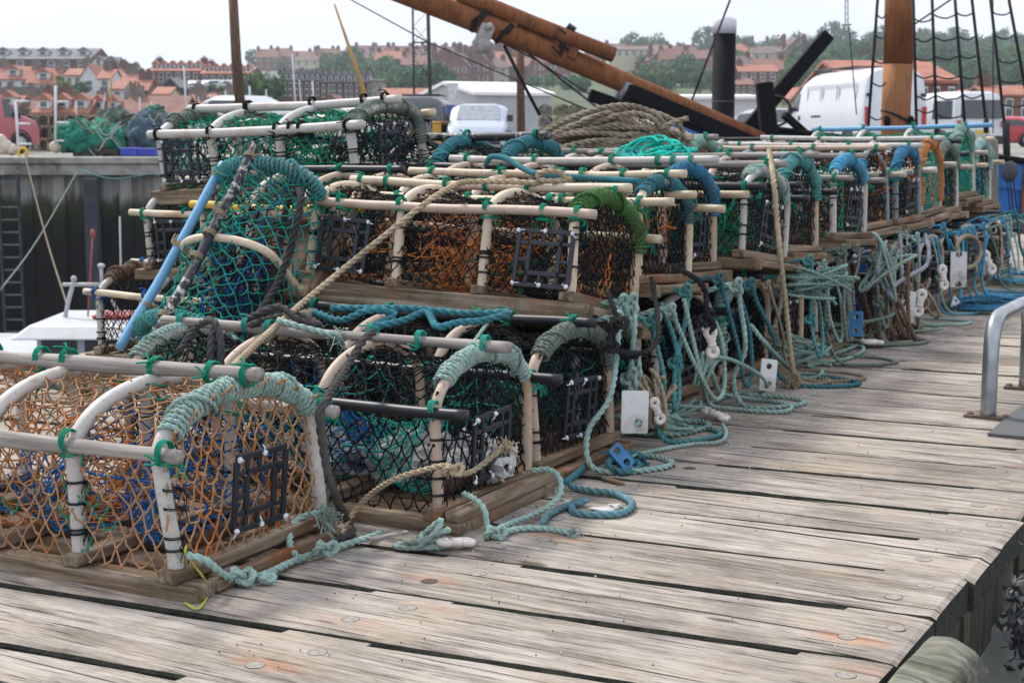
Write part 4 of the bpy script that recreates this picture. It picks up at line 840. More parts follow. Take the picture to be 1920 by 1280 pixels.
for k in range(420):
    r_ = -2.0+abs(rgg.normal(0, .28)) if rgg.random() < .75 else rgg.uniform(-1.9, -.8); GP.append(dk(min(r_, -.78), rgg.uniform(2.2, 9), .004))
knots(mb, np.array(GP[:300]), .0022, 0); knots(mb, np.array(GP[300:]), .0026, 1)
tag(mb.build('grit', [simple('grit_dark', (.05, .04, .03), .95), SHELL], smooth=False), kind='stuff')
# ---- tubular grab rail
STEEL = simple('galvanised_steel', (.36, .38, .40), .32, metal=.85, var=.25, vs=14, bump=.05)
a0, a1 = 5.68, 6.42; rr_ = -1.13
root = empty('grab_rail', loc=tuple(dk(rr_, a0, 0)), label='bent galvanised steel grab rail bolted to the deck at the right', cat='grab rail')
def rel(p): return np.array(p)-dk(rr_, a0, 0)
H0 = .375; C = [dk(rr_, a0, .012), dk(rr_, a0, .10), dk(rr_, a0, .2), dk(rr_, a0+.003, H0-.115), dk(rr_, a0+.014, H0-.07), dk(rr_, a0+.045, H0-.028), dk(rr_, a0+.095, H0-.006), dk(rr_, a0+.16, H0), dk(rr_, a0+.3, H0), dk(rr_, a1-.16, H0), dk(rr_, a1-.095, H0-.006), dk(rr_, a1-.045, H0-.028), dk(rr_, a1-.014, H0-.07), dk(rr_, a1-.003, H0-.115), dk(rr_, a1, .2), dk(rr_, a1, .012)]
mb = MB(); tube(mb, crom([rel(p) for p in C], 5), .029, 20); mb.build('tube', [STEEL], parent=root)
RUSTP = simple('rusty_plate', (.14, .09, .075), .8, var=.4, vs=30, bump=.5)
for a in (a0, a1):
    mb = MB(); c = rel(dk(rr_, a, 0))
    Mx = Matrix.Translation(Vector(c))@Matrix.Rotation(-PHI, 4, 'Z'); box(mb, -.085, .085, -.028, .028, .001, .013, M=Mx); p_ = mb.build('base_plate', [RUSTP], parent=root, smooth=False, bevel=.002)
    for s in (-1, 1):
        mb = MB(); q = Mx@Vector((s*.066, 0, .014)); blob(mb, tuple(q), (.014, .014, .009), 12, 7, .02); b = mb.build('bolt_head', [RUSTP], parent=p_)
mb = MB(); P = [dk(-1.06, 5.33, .004), dk(-.70, 5.33, .004), dk(-.70, 6.45, .004), dk(-1.06, 6.45, .004)]
V = np.array(P+[p+[0, 0, .01] for p in P]); mb.add(V, [BOXF]); tag(mb.build('grip_mat', [simple('grit_mat', (.13, .135, .14), .95, var=.4, vs=300, bump=.6)], smooth=False), 'dark grey gritty anti slip mat at the right edge beside the rail', 'mat')
# seaweed on the lower wall
WEED = simple('seaweed', (.040, .042, .044), .6, var=.6, vs=20, spec=.5)
mb = MB(); rgw = np.random.default_rng(4)
for k in range(420):
    c = RP(1925+rgw.normal(0, 16), 1170+rgw.normal(0, 45), -.66+rgw.uniform(-.02, .03)); d = nrm(rgw.normal(size=3)); e = nrm(np.cross(d, rgw.normal(size=3))); l = rgw.uniform(.012, .04)
    mb.add([c, c+d*l*.5+e*l*.35, c+d*l, c+d*l*.5-e*l*.3+[0, 0, -.006]], [[[0, 1, 2, 3]]])
tag(mb.build('seaweed', [WEED], smooth=False), 'dark seaweed and mussels clinging to the wall at the right edge', 'seaweed', None, 'stuff')
# ------------------------------------------------------------------ harbour, town and hillside
rgb = np.random.default_rng(21)
def terr(x, y):
    base = np.maximum(0, y-128)*.0585; base = np.where(y > 640, 512*.0585+(y-640)*.01, base)
    return .47+base+np.where(y > 150, 1.0*np.sin(x*.021+y*.013)+.6*np.sin(x*.05-y*.02), 0)*np.clip((y-150)/100, 0, 1)
def TP(px, py):
    d = ray(px, py)
    for Y in np.arange(60, 900, 2.0):
        p = CAM+d*(Y/d[1])
        if p[2] <= terr(p[0], p[1]): return p
    return CAM+d*(640/d[1])
GRASS = simple('hill_grass', (.065, .095, .035), .95, var=.5, vs=.08, dirt=(.05, .06, .035), dsc=.03)
QTOP = simple('quay_concrete', (.27, .26, .235), .95, var=.3, vs=1.2, dirt=(.13, .12, .10), dsc=.7)
mb = MB(); xs = np.linspace(-420, 460, 90); ys = np.r_[np.linspace(38.4, 128, 6), np.linspace(135, 900, 90)]
XX, YY = np.meshgrid(xs, ys, indexing='ij'); ZZ = terr(XX, YY); q = np.arange(XX.size).reshape(XX.shape)
fs = np.stack([q[:-1, :-1], q[1:, :-1], q[1:, 1:], q[:-1, 1:]], -1).reshape(-1, 4)
YYq = YY.copy(); mb.add(np.stack([XX, YY+4, ZZ], -1).reshape(-1, 3), [fs]); tag(mb.build('hillside', [GRASS]), kind='structure')
mb = MB(); mb.add([[-420, 38.6, .5], [460, 38.6, .5], [460, 130, .5], [-420, 130, .5]], [[[0, 1, 2, 3]]]); tag(mb.build('quay_surface', [QTOP], smooth=False), kind='structure')
def watm(t, b):
    b.inputs['Base Color'].default_value = (.012, .018, .016, 1); b.inputs['Roughness'].default_value = .08
    v = t.co('Object', (1, 1.6, 1)); h = t.math('ADD', t.noise(v, 1.1, 3, .5), t.math('MULTIPLY', t.noise(v, 5, 3, .5), .3)); t.bump(b, h, .35, .25)
mb = MB(); mb.add([[-420, -30, -4.3], [460, -30, -4.3], [460, 39, -4.3], [-420, 39, -4.3]], [[[0, 1, 2, 3]]]); tag(mb.build('water', [M_('harbour_water', watm)], smooth=False), kind='structure')
def wallm(t, b):
    g_ = t.n('NewGeometry'); s = t.n('SeparateXYZ'); t.l(g_.outputs['Position'], s.inputs[0]); v = t.co('Object')
    n1 = t.noise(t.co('Object', (1, 1, .35)), 1.4, 6, .65); z = t.math('ADD', s.outputs[2], t.math('MULTIPLY', t.math('SUBTRACT', n1, .5), 1.5))
    st = t.ramp(t.noise(t.co('Object', (3, 3, .12)), 1.5, 5, .6), [(.4, (.13, .125, .11)), (.6, (.33, .32, .29))])
    k = t.n('MapRange'); k.inputs['From Min'].default_value = -2.2; k.inputs['From Max'].default_value = .6; t.l(z, k.inputs['Value'])
    al = t.ramp(k.outputs[0], [(.12, (.003, .0035, .002)), (.34, (.007, .009, .004)), (.46, (.024, .031, .008)), (.54, (.08, .085, .035)), (.64, (1, 1, 1))])
    m = t.mix(1.0, st, al, 'MULTIPLY'); lowm = t.ramp(k.outputs[0], [(.44, (1, 1, 1)), (.58, (0, 0, 0))]); t.l(t.mix(lowm, m, al), b.inputs['Base Color']); b.inputs['Roughness'].default_value = .85; t.bump(b, n1, .5, .05)
WALLM = M_('tidal_wall', wallm); COPE = simple('coping_concrete', (.36, .345, .31), .9, var=.3, vs=2.5, dirt=(.13, .12, .10), dsc=1.5)
qw = empty('quay_wall', loc=(0, 38.5, 0), label='concrete quay wall across the dock with pale ribs and green black tide staining', cat='quay wall')
mb = MB(); box(mb, -60, 160, 0, .6, -5.5, .05); mb.build('wall_face', [WALLM], parent=qw, smooth=False)
mb = MB(); box(mb, -60, 160, -.34, .7, .06, .34); mb.build('beam', [COPE], parent=qw, smooth=False, bevel=.02)
mb = MB(); box(mb, -60, 160, -.42, .8, .345, .52); mb.build('coping', [COPE], parent=qw, smooth=False, bevel=.03)
rib = None
for k in range(24):
    x = -14.2+k*.86
    if rib is None:
        mb = MB(); box(mb, -.17, .17, -.10, -.002, -5.4, .055); rib = mb.build('rib', [WALLM], parent=qw, smooth=False, bevel=.02); o = rib
    else: o = put(rib, qw)
    o.location = (x, 0, 0)
TIMD = simple('fender_timber_dark', (.05, .058, .068), .9, var=.4, vs=3)
for i, (px, lb) in enumerate(((172, 'dark blue grey vertical fender pile on the far quay wall'),)):
    p = D(px, 330, 38.0); mb = MB(); box(mb, p[0]-.17, p[0]+.17, 37.75, 38.08, -5, .0); tag(mb.build('fender_pile', [TIMD], smooth=False, bevel=.03), lb, 'fender pile')
# wall ladder
ro = empty('wall_ladder', loc=(D(15, 330, 38.1)[0], 38.1, 0), label='rusty dark ladder running down the quay wall at the left edge', cat='ladder')
for s in (-1, 1): mb = MB(); box(mb, s*.25-.03, s*.25+.03, -.05, .05, -4.6, .1); mb.build('stile', [TIMD], parent=ro, smooth=False)
mb = MB(); box(mb, -.22, .22, -.02, .02, -.02, .02); rg0 = mb.build('rung', [simple('rung_metal', (.14, .15, .14), .8)], parent=ro, smooth=False)
for k in range(14): (rg0 if k == 0 else put(rg0, ro)).location = (0, 0, -.1-.32*k)
# mooring lines over the dock
for (P, lb, c, r) in (([('y', 145, 322, 38), ('y', 70, 450, 28), ('y', 0, 545, 22)], 'long slack mooring line crossing in front of the quay wall', 'sage', .016), ([('y', 45, 285, 38), ('y', 85, 440, 28), ('y', 135, 600, 20)], 'mooring line dropping from the quay edge to the small boat', 'brown', .016), ([('y', 150, 318, 37.6), ('y', 210, 335, 36), ('y', 290, 325, 34)], 'thin pale blue line slung along the top of the quay wall', 'teal', .012)):
    lrope(lb, pts(P), c, r, plain=True, n=6, cat='mooring line', name='mooring_line', group='mooring lines over the dock')
# ---- small fishing boat
BW = simple('boat_white', (.44, .47, .50), .4, var=.08, vs=2, dirt=(.35, .33, .28), dsc=1); GL = simple('dark_glass', (.02, .028, .03), .08, spec=.6); BG = simple('boat_grey_deck', (.24, .245, .25), .8, var=.25, vs=6)
bt = empty('fishing_boat', loc=(-5.08, 18.2, -4.37), label='small white fishing boat with wheelhouse lying below the quay at the left', cat='fishing boat')
def bl(p): return np.array(p)-np.array([-5.2, 18.2, -4.3])
hs_ = []
for x, w, z in ((-4.5, .1, 2.3), (-3.6, .9, 2.05), (-2, 1.35, 1.9), (0, 1.5, 1.85), (2.5, 1.45, 1.85), (4, 1.2, 1.9)):
    hs_ += [[x, -w, z+.95], [x, -w*.9, 1.2], [x, -w*.45, .1], [x, w*.45, .1], [x, w*.9, 1.2], [x, w, z+.95]]
mb = MB(); mb.add(hs_, [ringf(6, 6), np.arange(6)[None, ::-1], (np.arange(6)+30)[None]]); mb.build('hull', [BW], parent=bt)
mb = MB(); box(mb, -.62, 2.4, -.8, .8, 2.4, 2.85); box(mb, -.55, 2.3, -.72, .72, 2.84, 3.08); mb.build('wheelhouse', [BW], parent=bt, smooth=False, bevel=.04)
mb = MB(); v = [[-.80, -.95, 3.06], [2.6, -.95, 3.06], [2.6, .95, 3.06], [-.80, .95, 3.06], [-.60, -.75, 3.22], [2.4, -.75, 3.22], [2.4, .75, 3.22], [-.60, .75, 3.22]]; mb.add(v, [BOXF]); mb.build('wheelhouse_roof', [BW], parent=bt, smooth=False, bevel=.03)
mb = MB(); box(mb, -.21, .21, -.015, .015, -.16, .16); wn = mb.build('window', [GL], parent=bt, smooth=False, bevel=.03)
for k, x in enumerate((-.27, .24, 1.0, 1.6)): (wn if k == 0 else put(wn, bt)).location = (x, -.735, 2.88)
mb = MB(); mb.add([[-1.3, -1.9, 2.62], [1.6, -2.6, 2.80], [1.7, -1.0, 2.80], [-1.2, -.95, 2.62], [-1.3, -1.9, 2.57], [1.6, -2.6, 2.75], [1.7, -1.0, 2.75], [-1.2, -.95, 2.57]], [BOXF[:, ::-1]]); mb.build('side_deck', [BG], parent=bt, smooth=False)
mb = MB(); tube(mb, [(-.42, 0, 3.15), (-.36, 0, 3.4), (-.28, 0, 3.66)], .028, 7); tube(mb, [(.30, 0, 3.15), (.18, 0, 3.45), (.10, 0, 3.62)], .024, 7); tube(mb, [(-.42, 0, 3.62), (.20, 0, 3.62)], .024, 7); mb.build('gantry', [BW], parent=bt)
mb = MB(); tube(mb, [(.06, 0, 3.6), (.06, 0, 3.84)], .022, 7); blob(mb, (.06, 0, 3.85), (.05, .05, .03), 10, 6, .02); tube(mb, [(.14, 0, 3.62), (.22, 0, 3.74), (.30, 0, 3.78), (.31, 0, 4.45)], .012, 6); blob(mb, (-.28, 0, 3.69), (.04, .04, .04), 8, 6, 0); mb.build('antenna', [BW], parent=bt)
mb = MB(); tube(mb, [(-.16, .1, 3.15), (-.06, .1, 4.2)], .010, 6); blob(mb, (-.055, .1, 4.24), (.035, .035, .05), 8, 6, 0); mb.build('whip_aerial', [simple('dull_red', (.35, .06, .05), .6)], parent=bt)
mb = MB(); box(mb, .0, .7, -.3, .2, 3.225, 3.28); mb.build('life_raft_lid', [MATS['dull_red']], parent=bt, smooth=False, bevel=.03)
# ---- leftovers on the quay edge
NG = simple('heap_green', (.012, .20, .135), .95, var=.55, vs=14, bump=1.0, dirt=(.01, .10, .07), dsc=4); NB = simple('heap_blue', (.065, .11, .15), .95, var=.5, vs=14, bump=1.0, dirt=(.05, .13, .10), dsc=3); NGR = simple('heap_mixed', (.10, .105, .09), .95, var=.6, vs=12, bump=1.0, dirt=(.02, .16, .11), dsc=3)
def heap(label, px0, px1, pyt, pyb, Y, mat, seed):
    a, b = D(px0, pyb, Y), D(px1, pyb, Y); w = (b[0]-a[0])/2; h = D(px0, pyt, Y)[2]-.5; rg = np.random.default_rng(seed); root = empty('net_heap', loc=((a[0]+b[0])/2, Y, .5), label=label, cat='net heap')
    mb = MB()
    blob(mb, (0, 0, h*.35), (w*.95, .8, h*.55), 60, 34, .10, 3.2, seed=seed, flatz=-h*.35)
    for k in range(9): x = rg.uniform(-.75, .75)*w; s = rg.uniform(.3, .5)*w; blob(mb, (x, rg.uniform(-.5, .2), h*(.35+.25*(1-abs(x)/w))), (s, .5, h*.42), 30, 20, .13, 4, seed=seed+k+1, flatz=-h*.3)
    for v_ in mb.v: v_ += rg.normal(0, .012, v_.shape)
    mb.build('netting_pile', [mat], parent=root, smooth=True)
    mb = MB()
    for k in range(16):
        c = np.array([rg.uniform(-.8, .5)*w, -.65, rg.uniform(.15, .8)*h]); P = [c+np.array([q*w*.18, -.12*math.sin(q), h*.18*math.sin(q*1.2+k)]) for q in range(6)]; tube(mb, crom(P, 5), .018, 5, mi=k % 3)
    mb.build('draped_lines', [RM['umber'], RM['beige'], RM['pale']], parent=root)
    return root
heap('bright green trawl net heaped on the quay edge', 118, 225, 222, 289, 40.2, NG, 50)
heap('mixed green and brown net pile behind the bright green one', 165, 290, 207, 287, 42.0, NGR, 60)
heap('blue grey net heap on the quay to the right of the green nets', 248, 350, 208, 289, 41.2, NB, 70)
heap('small green net heap on the quay beyond the blue grey one', 262, 330, 203, 260, 44.5, NG, 80)
mb = MB(); tube(mb, [D(228, 221, 41), D(308, 201, 41.5)], .035, 6); tag(mb.build('long_pole', [BLK]), 'black pole sticking out of the net heaps on the quay', 'pole')
BLUEX = simple('box_blue', (.03, .05, .42), .5, var=.15, vs=4)
def fishbox(px0, px1, py0, py1, Y, lb, mat=BLUEX, g_='blue fish boxes on the quay edge'):
    a, b = D(px0, py1, Y), D(px1, py0, Y); w = b[0]-a[0]; h = b[2]-a[2]; mb = MB()
    box(mb, 0, w, 0, .03, 0, h); box(mb, 0, w, .42, .45, 0, h); box(mb, 0, .03, .031, .419, 0, h); box(mb, w-.03, w, .031, .419, 0, h); box(mb, .031, w-.031, .031, .419, 0, .03); box(mb, -.02, w+.02, -.02, -.001, h-.05, h-.01)
    tag(mb.build('fish_box', [mat], loc=tuple(a), smooth=False, bevel=.008), lb, 'fish box', g_)
fishbox(226, 257, 277, 292, 39.1, 'blue fish box at the quay edge, left of the pair'); fishbox(259, 290, 278, 292, 39.1, 'blue fish box at the quay edge, right of the pair')
fishbox(152, 212, 281, 289, 39.5, 'low dark pallet tray under the green net', simple('pallet_brown', (.08, .06, .04), .9), None)
BUOY = simple('buoy_cream', (.55, .48, .38), .7, var=.3, vs=6)
for x, y, s, lb in ((105, 275, .17, 'round cream buoy on the quay behind the white ladder rail'), (10, 275, .2, 'cream float at the left edge of the quay'), (22, 281, .16, 'cream float touching the one at the left edge'), (2, 262, .15, 'small cream float on top at the left edge')):
    mb = MB(); p = D(x, y, 39.6); blob(mb, (0, 0, 0), (s, s, s), 20, 14, .03, seed=int(x)); tag(mb.build('float', [BUOY], loc=tuple(p)), lb, 'float')
YR = simple('ring_yellow', (.6, .38, .03), .6); mb = MB(); th = np.linspace(0, 2*math.pi, 20); p = D(43, 287, 38.9); tube(mb, np.stack([.11*np.cos(th), 0*th, .13*np.sin(th)], 1), .04, 8, caps=False); tag(mb.build('mooring_ring', [YR], loc=tuple(p)), 'yellow ring at the quay edge below the left ladder rail', 'ring')
WP = simple('white_paint', (.70, .71, .72), .5, var=.08, vs=3)
for i, (x0, y0, x1, y1, rg_, lb) in enumerate(((29, 190, 35, 287, (190, 232, 270), 'white ladder handrail at the quay edge in front of the red van'), (104, 161, 104, 266, (191, 230, 264), 'white ladder handrail at the quay edge left of the green nets'))):
    root = empty('ladder_rail', loc=tuple(D(x1, y1, 39.4)), label=lb, cat='ladder rail'); off = D(x1, y1, 39.4); mb = MB(); tube(mb, [D(x0, y0, 39.4)-off, D(x1, y1, 39.4)-off], .035, 7); mb.build('upright', [WP], parent=root)
    for y in rg_: xx = x0+(x1-x0)*(y-y0)/(y1-y0); mb = MB(); tube(mb, [D(xx, y, 39.4)-off, D(xx+25, y, 39.4)-off+[0, 0, 0]], .028, 7); mb.build('rung', [WP], parent=root)
# stacks of distant creels
DC = simple('far_creel_dark', (.035, .035, .032), .95, var=.5, vs=8); DCB = simple('far_creel_wood', (.26, .19, .12), .9, var=.3, vs=5)
mb = MB(); hp = hoop_path(.5, .40, .22, n=14)
for x in (0, .35, .7): tube(mb, np.array([(x, y, z) for y, z in hp]), .022, 5, mi=1)
def fsf(s, t): cum = np.linspace(0, 1, len(hp)); return np.stack([t*.7, np.interp(s, cum, hp[:, 0]), np.interp(s, cum, hp[:, 1])], -1)
net(mb, fsf, 12, 10, .008, 3, 0, mis=(0,)); net(mb, lambda s, t: np.stack([.01+0*s, .02+s*.46, .05+t*.28], -1), 10, 6, .008, 3, 0, mis=(0,)); net(mb, lambda s, t: np.stack([.36+0*s, .02+s*.46, .05+t*.3], -1), 12, 8, .012, 3, 0, mis=(0,))
box(mb, -.03, .75, 0, .06, 0, .05, 1); box(mb, -.03, .75, .44, .5, 0, .05, 1); box(mb, -.03, .03, .061, .439, 0, .05, 1); box(mb, .67, .73, .061, .439, 0, .05, 1)
FC = mb.build('lobster_creel', [DC, DCB]); k0 = True
for row in range(3):
    for k in range(9):
        o = FC if k0 else FC.copy()
        if not k0: COL.objects.link(o)
        k0 = False; p = D(62+k*23+rgb.uniform(-2, 2), 284, 52); o.location = (p[0], 52, .52+row*.42); o.rotation_euler = (0, 0, math.pi/2+rgb.uniform(-.1, .1)+math.pi); o.scale = (1, .86, 1)
        tag(o, 'small dark creel in the wooden framed stack beyond the red van', 'lobster creel', 'creels stacked far off beyond the red van')
for row in range(4):
    for k in range(3):
        o = FC.copy(); COL.objects.link(o); p = D(1010+k*27, 240, 58); o.location = (p[0]+rgb.uniform(-.05, .05), 58, .52+row*.43); o.rotation_euler = (0, 0, -math.pi/2+rgb.uniform(-.1, .1)); o.scale = (1.1, 1.1, 1.05)
        tag(o, 'brown creel in the far stack beside the white warehouse', 'lobster creel', 'creels stacked beside the white warehouse')
# ---- vehicles
TYRE = simple('tyre', (.015, .015, .016), .85); RIM = simple('rim', (.42, .43, .45), .4, metal=.6); TAIL = simple('tail_light', (.45, .02, .02), .3); HEADL = simple('head_light', (.55, .57, .6), .15); BUMP = simple('bumper_black', (.03, .031, .033), .6); PLY = simple('plate_yellow', (.62, .45, .04), .5)
CARGL = simple('car_glass', (.035, .045, .05), .06, spec=.8); CARGLB = simple('car_glass_bright', (.30, .34, .36), .08, spec=.9)
def vehicle(name, cat, label, loc, yaw, L, W, prof, col, belt, ground=.0, glass=None, rearwin=True, sidewin=((.5, .8),), rake=.10, screen=None, plate=True, wheels=(.17, .80), wr=.33, wz=.16, arch=True, roofbar=False, handles=True):
    glass = glass or CARGL
    root = empty(name, M=mat4(loc, yaw), label=label, cat=cat)
    px_, pz_ = np.array(prof).T; zb = .28
    paint = simple('paint_%s_%s' % (name, '%02d' % (len(MATS))), col, .25, var=.05, vs=1, spec=.6)
    zt_ = lambda x: np.interp(x/L, px_, pz_)
    hw_ = lambda x: W/2*(1-.14*np.clip((x/L-.86)/.14, 0, 1)**2-.05*np.clip((.08-x/L)/.08, 0, 1)**2)
    def ys(x, z):
        zt = zt_(x); f = (z-zb)/np.maximum(zt-zb, .01); tum = np.clip((z-belt)/(2.0-belt+.3), 0, 1)
        y = hw_(x)*(1-.13*tum**1.1)*(.96+.04*np.sin(np.clip(f*3, 0, 1)*math.pi/2)); return y*np.sqrt(np.clip(1-np.clip((f-.86)/.14, 0, 1)**2*.72, .05, 1))
    xof = lambda x, z: x+rake*np.clip((z-belt)/(1.0), 0, 2)*np.clip(1-x/L*3, 0, 1)-.05*np.clip((.5-z)/.3, 0, 1)*0
    X = np.linspace(0, L, 44); fr = np.array([0, .04, .15, .3, .42, .5, .58, .68, .78, .86, .90, .94, .97, .99, 1.0]); rows = []
    for x in X:
        zz = zb+fr*(zt_(x)-zb); y = ys(x, zz); xx = xof(x, zz); rows.append(np.r_[np.c_[xx, y, zz], np.c_[xx, -y, zz][::-1]])
    n = len(rows[0]); mb = MB(); mb.add(np.vstack(rows), [ringf(44, n)[:, ::-1], np.arange(n)[None], (np.arange(n)+43*n)[None, ::-1]])
    body = mb.build('body', [paint], parent=root)
    def patch(nm, f, mat, parent=root, n1=10, n2=6):
        a, b_ = np.meshgrid(np.linspace(0, 1, n1), np.linspace(0, 1, n2), indexing='ij'); V = f(a, b_); q = np.arange(n1*n2).reshape(n1, n2); m2 = MB(); m2.add(V.reshape(-1, 3), [np.stack([q[:-1, :-1], q[1:, :-1], q[1:, 1:], q[:-1, 1:]], -1).reshape(-1, 4)]); return m2.build(nm, [mat], parent=parent)
    for s in (-1, 1):
        for (a0_, a1_) in sidewin:
            def f(a, b_, s=s):
                x = (a0_+(a1_-a0_)*a)*L; z0 = belt+.05; z1 = np.minimum(zt_(x)-.17, belt+.62); z = z0+(z1-z0)*b_; return np.stack([xof(x, z), s*(ys(x, z)+.008), z], -1)
            patch('side_window', f, glass)
    if rearwin:
        def f(a, b_):
            z1 = zt_(0)-.20; z = belt+.06+(z1-belt-.06)*b_; y = (a*2-1)*(ys(0.0, z)-.13); return np.stack([xof(0.0, z)-.01, y, z], -1)
        patch('rear_window', f, glass)
    if screen:
        def f(a, b_):
            x = (screen[0]+(screen[1]-screen[0])*b_)*L; z = zt_(x)+.012; y = (a*2-1)*hw_(x)*.74*(1-.10*(1-b_)); return np.stack([x+.008, y, z], -1)
        patch('windscreen', f, glass)
    for s in (-1, 1):
        mb = MB(); box(mb, -.022, .03, min(s*(W/2-.20), s*(W/2-.06)), max(s*(W/2-.20), s*(W/2-.06)), belt-.42 if belt > 1.1 else belt-.2, belt+.12 if belt > 1.1 else belt); mb.build('tail_light', [TAIL], parent=root, smooth=False, bevel=.01)
        zf = zt_(L*.985)-.16; mb = MB(); box(mb, L-.06, L+.004, min(s*(W/2-.48), s*(W/2-.22)), max(s*(W/2-.48), s*(W/2-.22)), zf-.1, zf+.06); mb.build('head_light', [HEADL], parent=root, smooth=False, bevel=.02)
        mb = MB(); xm = (screen[1] if screen else .8)*L-.15; box(mb, xm, xm+.1, min(s*(W/2-.02), s*(W/2+.17)), max(s*(W/2-.02), s*(W/2+.17)), belt+.0, belt+.2); mb.build('wing_mirror', [BUMP], parent=root, smooth=False, bevel=.03)
    mb = MB(); box(mb, -.07, .05, -W/2+.05, W/2-.05, .30, .55); mb.build('rear_bumper', [BUMP], parent=root, smooth=False, bevel=.03)
    mb = MB(); box(mb, L-.05, L+.05, -W/2+.16, W/2-.16, .30, .50); mb.build('front_bumper', [BUMP], parent=root, smooth=False, bevel=.03)
    if plate: mb = MB(); box(mb, -.085, -.071, -.26, .26, .62, .73); mb.build('number_plate', [PLY], parent=root, smooth=False)
    if handles:
        mb = MB(); box(mb, .003-.03, .02, -.12, .12, belt-.12, belt-.08); mb.build('door_handle', [BUMP], parent=root, smooth=False)
    for wx in wheels:
        for s in (-1, 1):
            mb = MB(); th = np.linspace(0, 2*math.pi, 25); y0 = s*(W/2-.10)
            P = [(wx*L, y0-.10, wr-.005), (wx*L, y0+.115*s if 0 else y0+.105, wr-.005)]; tube(mb, P, wr, 22); ty = mb.build('wheel', [TYRE], parent=root)
            mb = MB(); e = y0+.107 if s > 0 else y0-.102; tube(mb, [(wx*L, e-.006, wr-.005), (wx*L, e+.006, wr-.005)], wr*.62, 18); mb.build('rim', [RIM], parent=ty)
            if arch:
                mb = MB(); ap = [(wx*L+(wr+.06)*math.cos(q), s*(W/2+.004), wr+(wr+.06)*math.sin(q)) for q in np.linspace(0, math.pi, 12)]; tube(mb, ap, .03, 5); mb.build('wheel_arch', [BUMP], parent=root)
    if roofbar:
        mb = MB()
        for x in (.25, .5, .72): tube(mb, [(x*L, -W*.36, zt_(x*L)+.08), (x*L, W*.36, zt_(x*L)+.08)], .03, 5)
        for s_ in (-1, 1): tube(mb, [(.2*L, s_*W*.33, zt_(.5*L)+.08), (.75*L, s_*W*.33, zt_(.5*L)+.08)], .03, 5)
        mb.build('roof_rack', [BUMP], parent=root)
    return root
VANP = [(0, 1.86), (.03, 1.92), (.30, 1.94), (.56, 1.90), (.66, 1.78), (.80, 1.20), (.84, 1.12), (.95, 1.0), (1, .72)]
HIGHP = [(0, 2.50), (.02, 2.58), (.45, 2.58), (.72, 2.54), (.79, 2.40), (.91, 1.50), (.93, 1.35), (.98, 1.15), (1, .8)]
CARP = [(0, 1.0), (.03, 1.10), (.12, 1.32), (.25, 1.50), (.52, 1.52), (.60, 1.46), (.74, 1.02), (.78, .97), (.93, .85), (1, .62)]
BOXV = [(0, 1.88), (.03, 1.95), (.60, 1.96), (.72, 1.82), (.84, 1.28), (.88, 1.18), (.97, 1.02), (1, .75)]
def gx(px, Y): return D(px, 285, Y)[0]
vehicle('parked_van', 'van', 'red panel van parked on the quay at the left edge', (gx(42, 48)-2.3, 44.6, .5), math.radians(58), 4.3, 1.8, [(a_, b_*1.10) for a_, b_ in VANP], (.46, .13, .15), 1.08, sidewin=((.66, .77),), screen=(.665, .79), rearwin=False)
vehicle('parked_van', 'van', 'tall white panel van seen from behind, left of the ship mast', (gx(1677, 45.5), 45.5, .5), math.radians(90+13), 5.9, 2.15, HIGHP, (.68, .71, .75), 1.30, rearwin=False, sidewin=((.80, .88),), screen=(.79, .895), rake=.03, roofbar=True, wr=.36)
vehicle('parked_van', 'van', 'small white van with a dark rear window and yellow number plate', (gx(1838, 47), 47, .5), math.radians(90+17), 4.4, 1.85, VANP, (.70, .72, .74), 1.02, sidewin=((.05, .30), (.62, .76)), screen=(.665, .79), rake=.13)
vehicle('parked_van', 'van', 'dark grey van with a big rear window parked tail to the camera', (gx(782, 54), 54, .5), math.radians(90-4), 4.9, 1.92, BOXV, (.10, .105, .12), 1.08, sidewin=((.08, .3), (.35, .6)), screen=(.73, .83), glass=simple('tinted_glass', (.07, .075, .085), .1, spec=.7), roofbar=True)
vehicle('parked_car', 'car', 'pale silver blue car facing the camera near the white warehouse', (gx(900, 47.5)+.1, 48.2, .5), math.radians(-92), 4.1, 1.75, CARP, (.42, .47, .56), .98, sidewin=((.2, .55),), screen=(.60, .74), glass=CARGLB, plate=False)
vehicle('parked_car', 'car', 'silver hatchback behind the wooden pole, only its roof showing', (gx(500, 46)+.6, 46, .5), math.radians(150), 4.2, 1.78, [(a, b*1.18) for a, b in CARP], (.45, .49, .51), 1.12, sidewin=((.2, .55),), screen=(.60, .74))
vehicle('parked_car', 'car', 'white car with red tail lights behind the top creel', (gx(600, 47), 47, .5), math.radians(75), 4.2, 1.78, CARP, (.60, .61, .62), .98, sidewin=((.2, .55),), screen=(.60, .74))
vehicle('parked_car', 'car', 'white and black car partly hidden by the black timber', (gx(1488, 60), 60, .5), math.radians(-80), 4.3, 1.8, [(a, b*1.1) for a, b in CARP], (.55, .56, .57), 1.0, sidewin=((.2, .55),), screen=(.60, .74), plate=False)
vehicle('parked_car', 'car', 'silver car right of the black mooring pile', (gx(1400, 56), 56, .5), math.radians(-70), 4.3, 1.8, CARP, (.33, .37, .42), 1.0, sidewin=((.2, .55),), screen=(.60, .74), plate=False)
vehicle('parked_car', 'car', 'red car at the right edge behind the small white van', (gx(1950, 75), 75, .5), math.radians(165), 4.2, 1.78, CARP, (.5, .04, .06), .98, sidewin=((.2, .55),), screen=(.60, .74))
vehicle('parked_car', 'car', 'grey car further back between the grey van and the warehouse', (gx(715, 66), 66, .5), math.radians(100), 4.2, 1.78, CARP, (.30, .30, .32), .98, sidewin=((.2, .55),), screen=(.60, .74))
bv = [o for o in SC.objects if o.get('label', '').startswith('tall white panel van')][0]
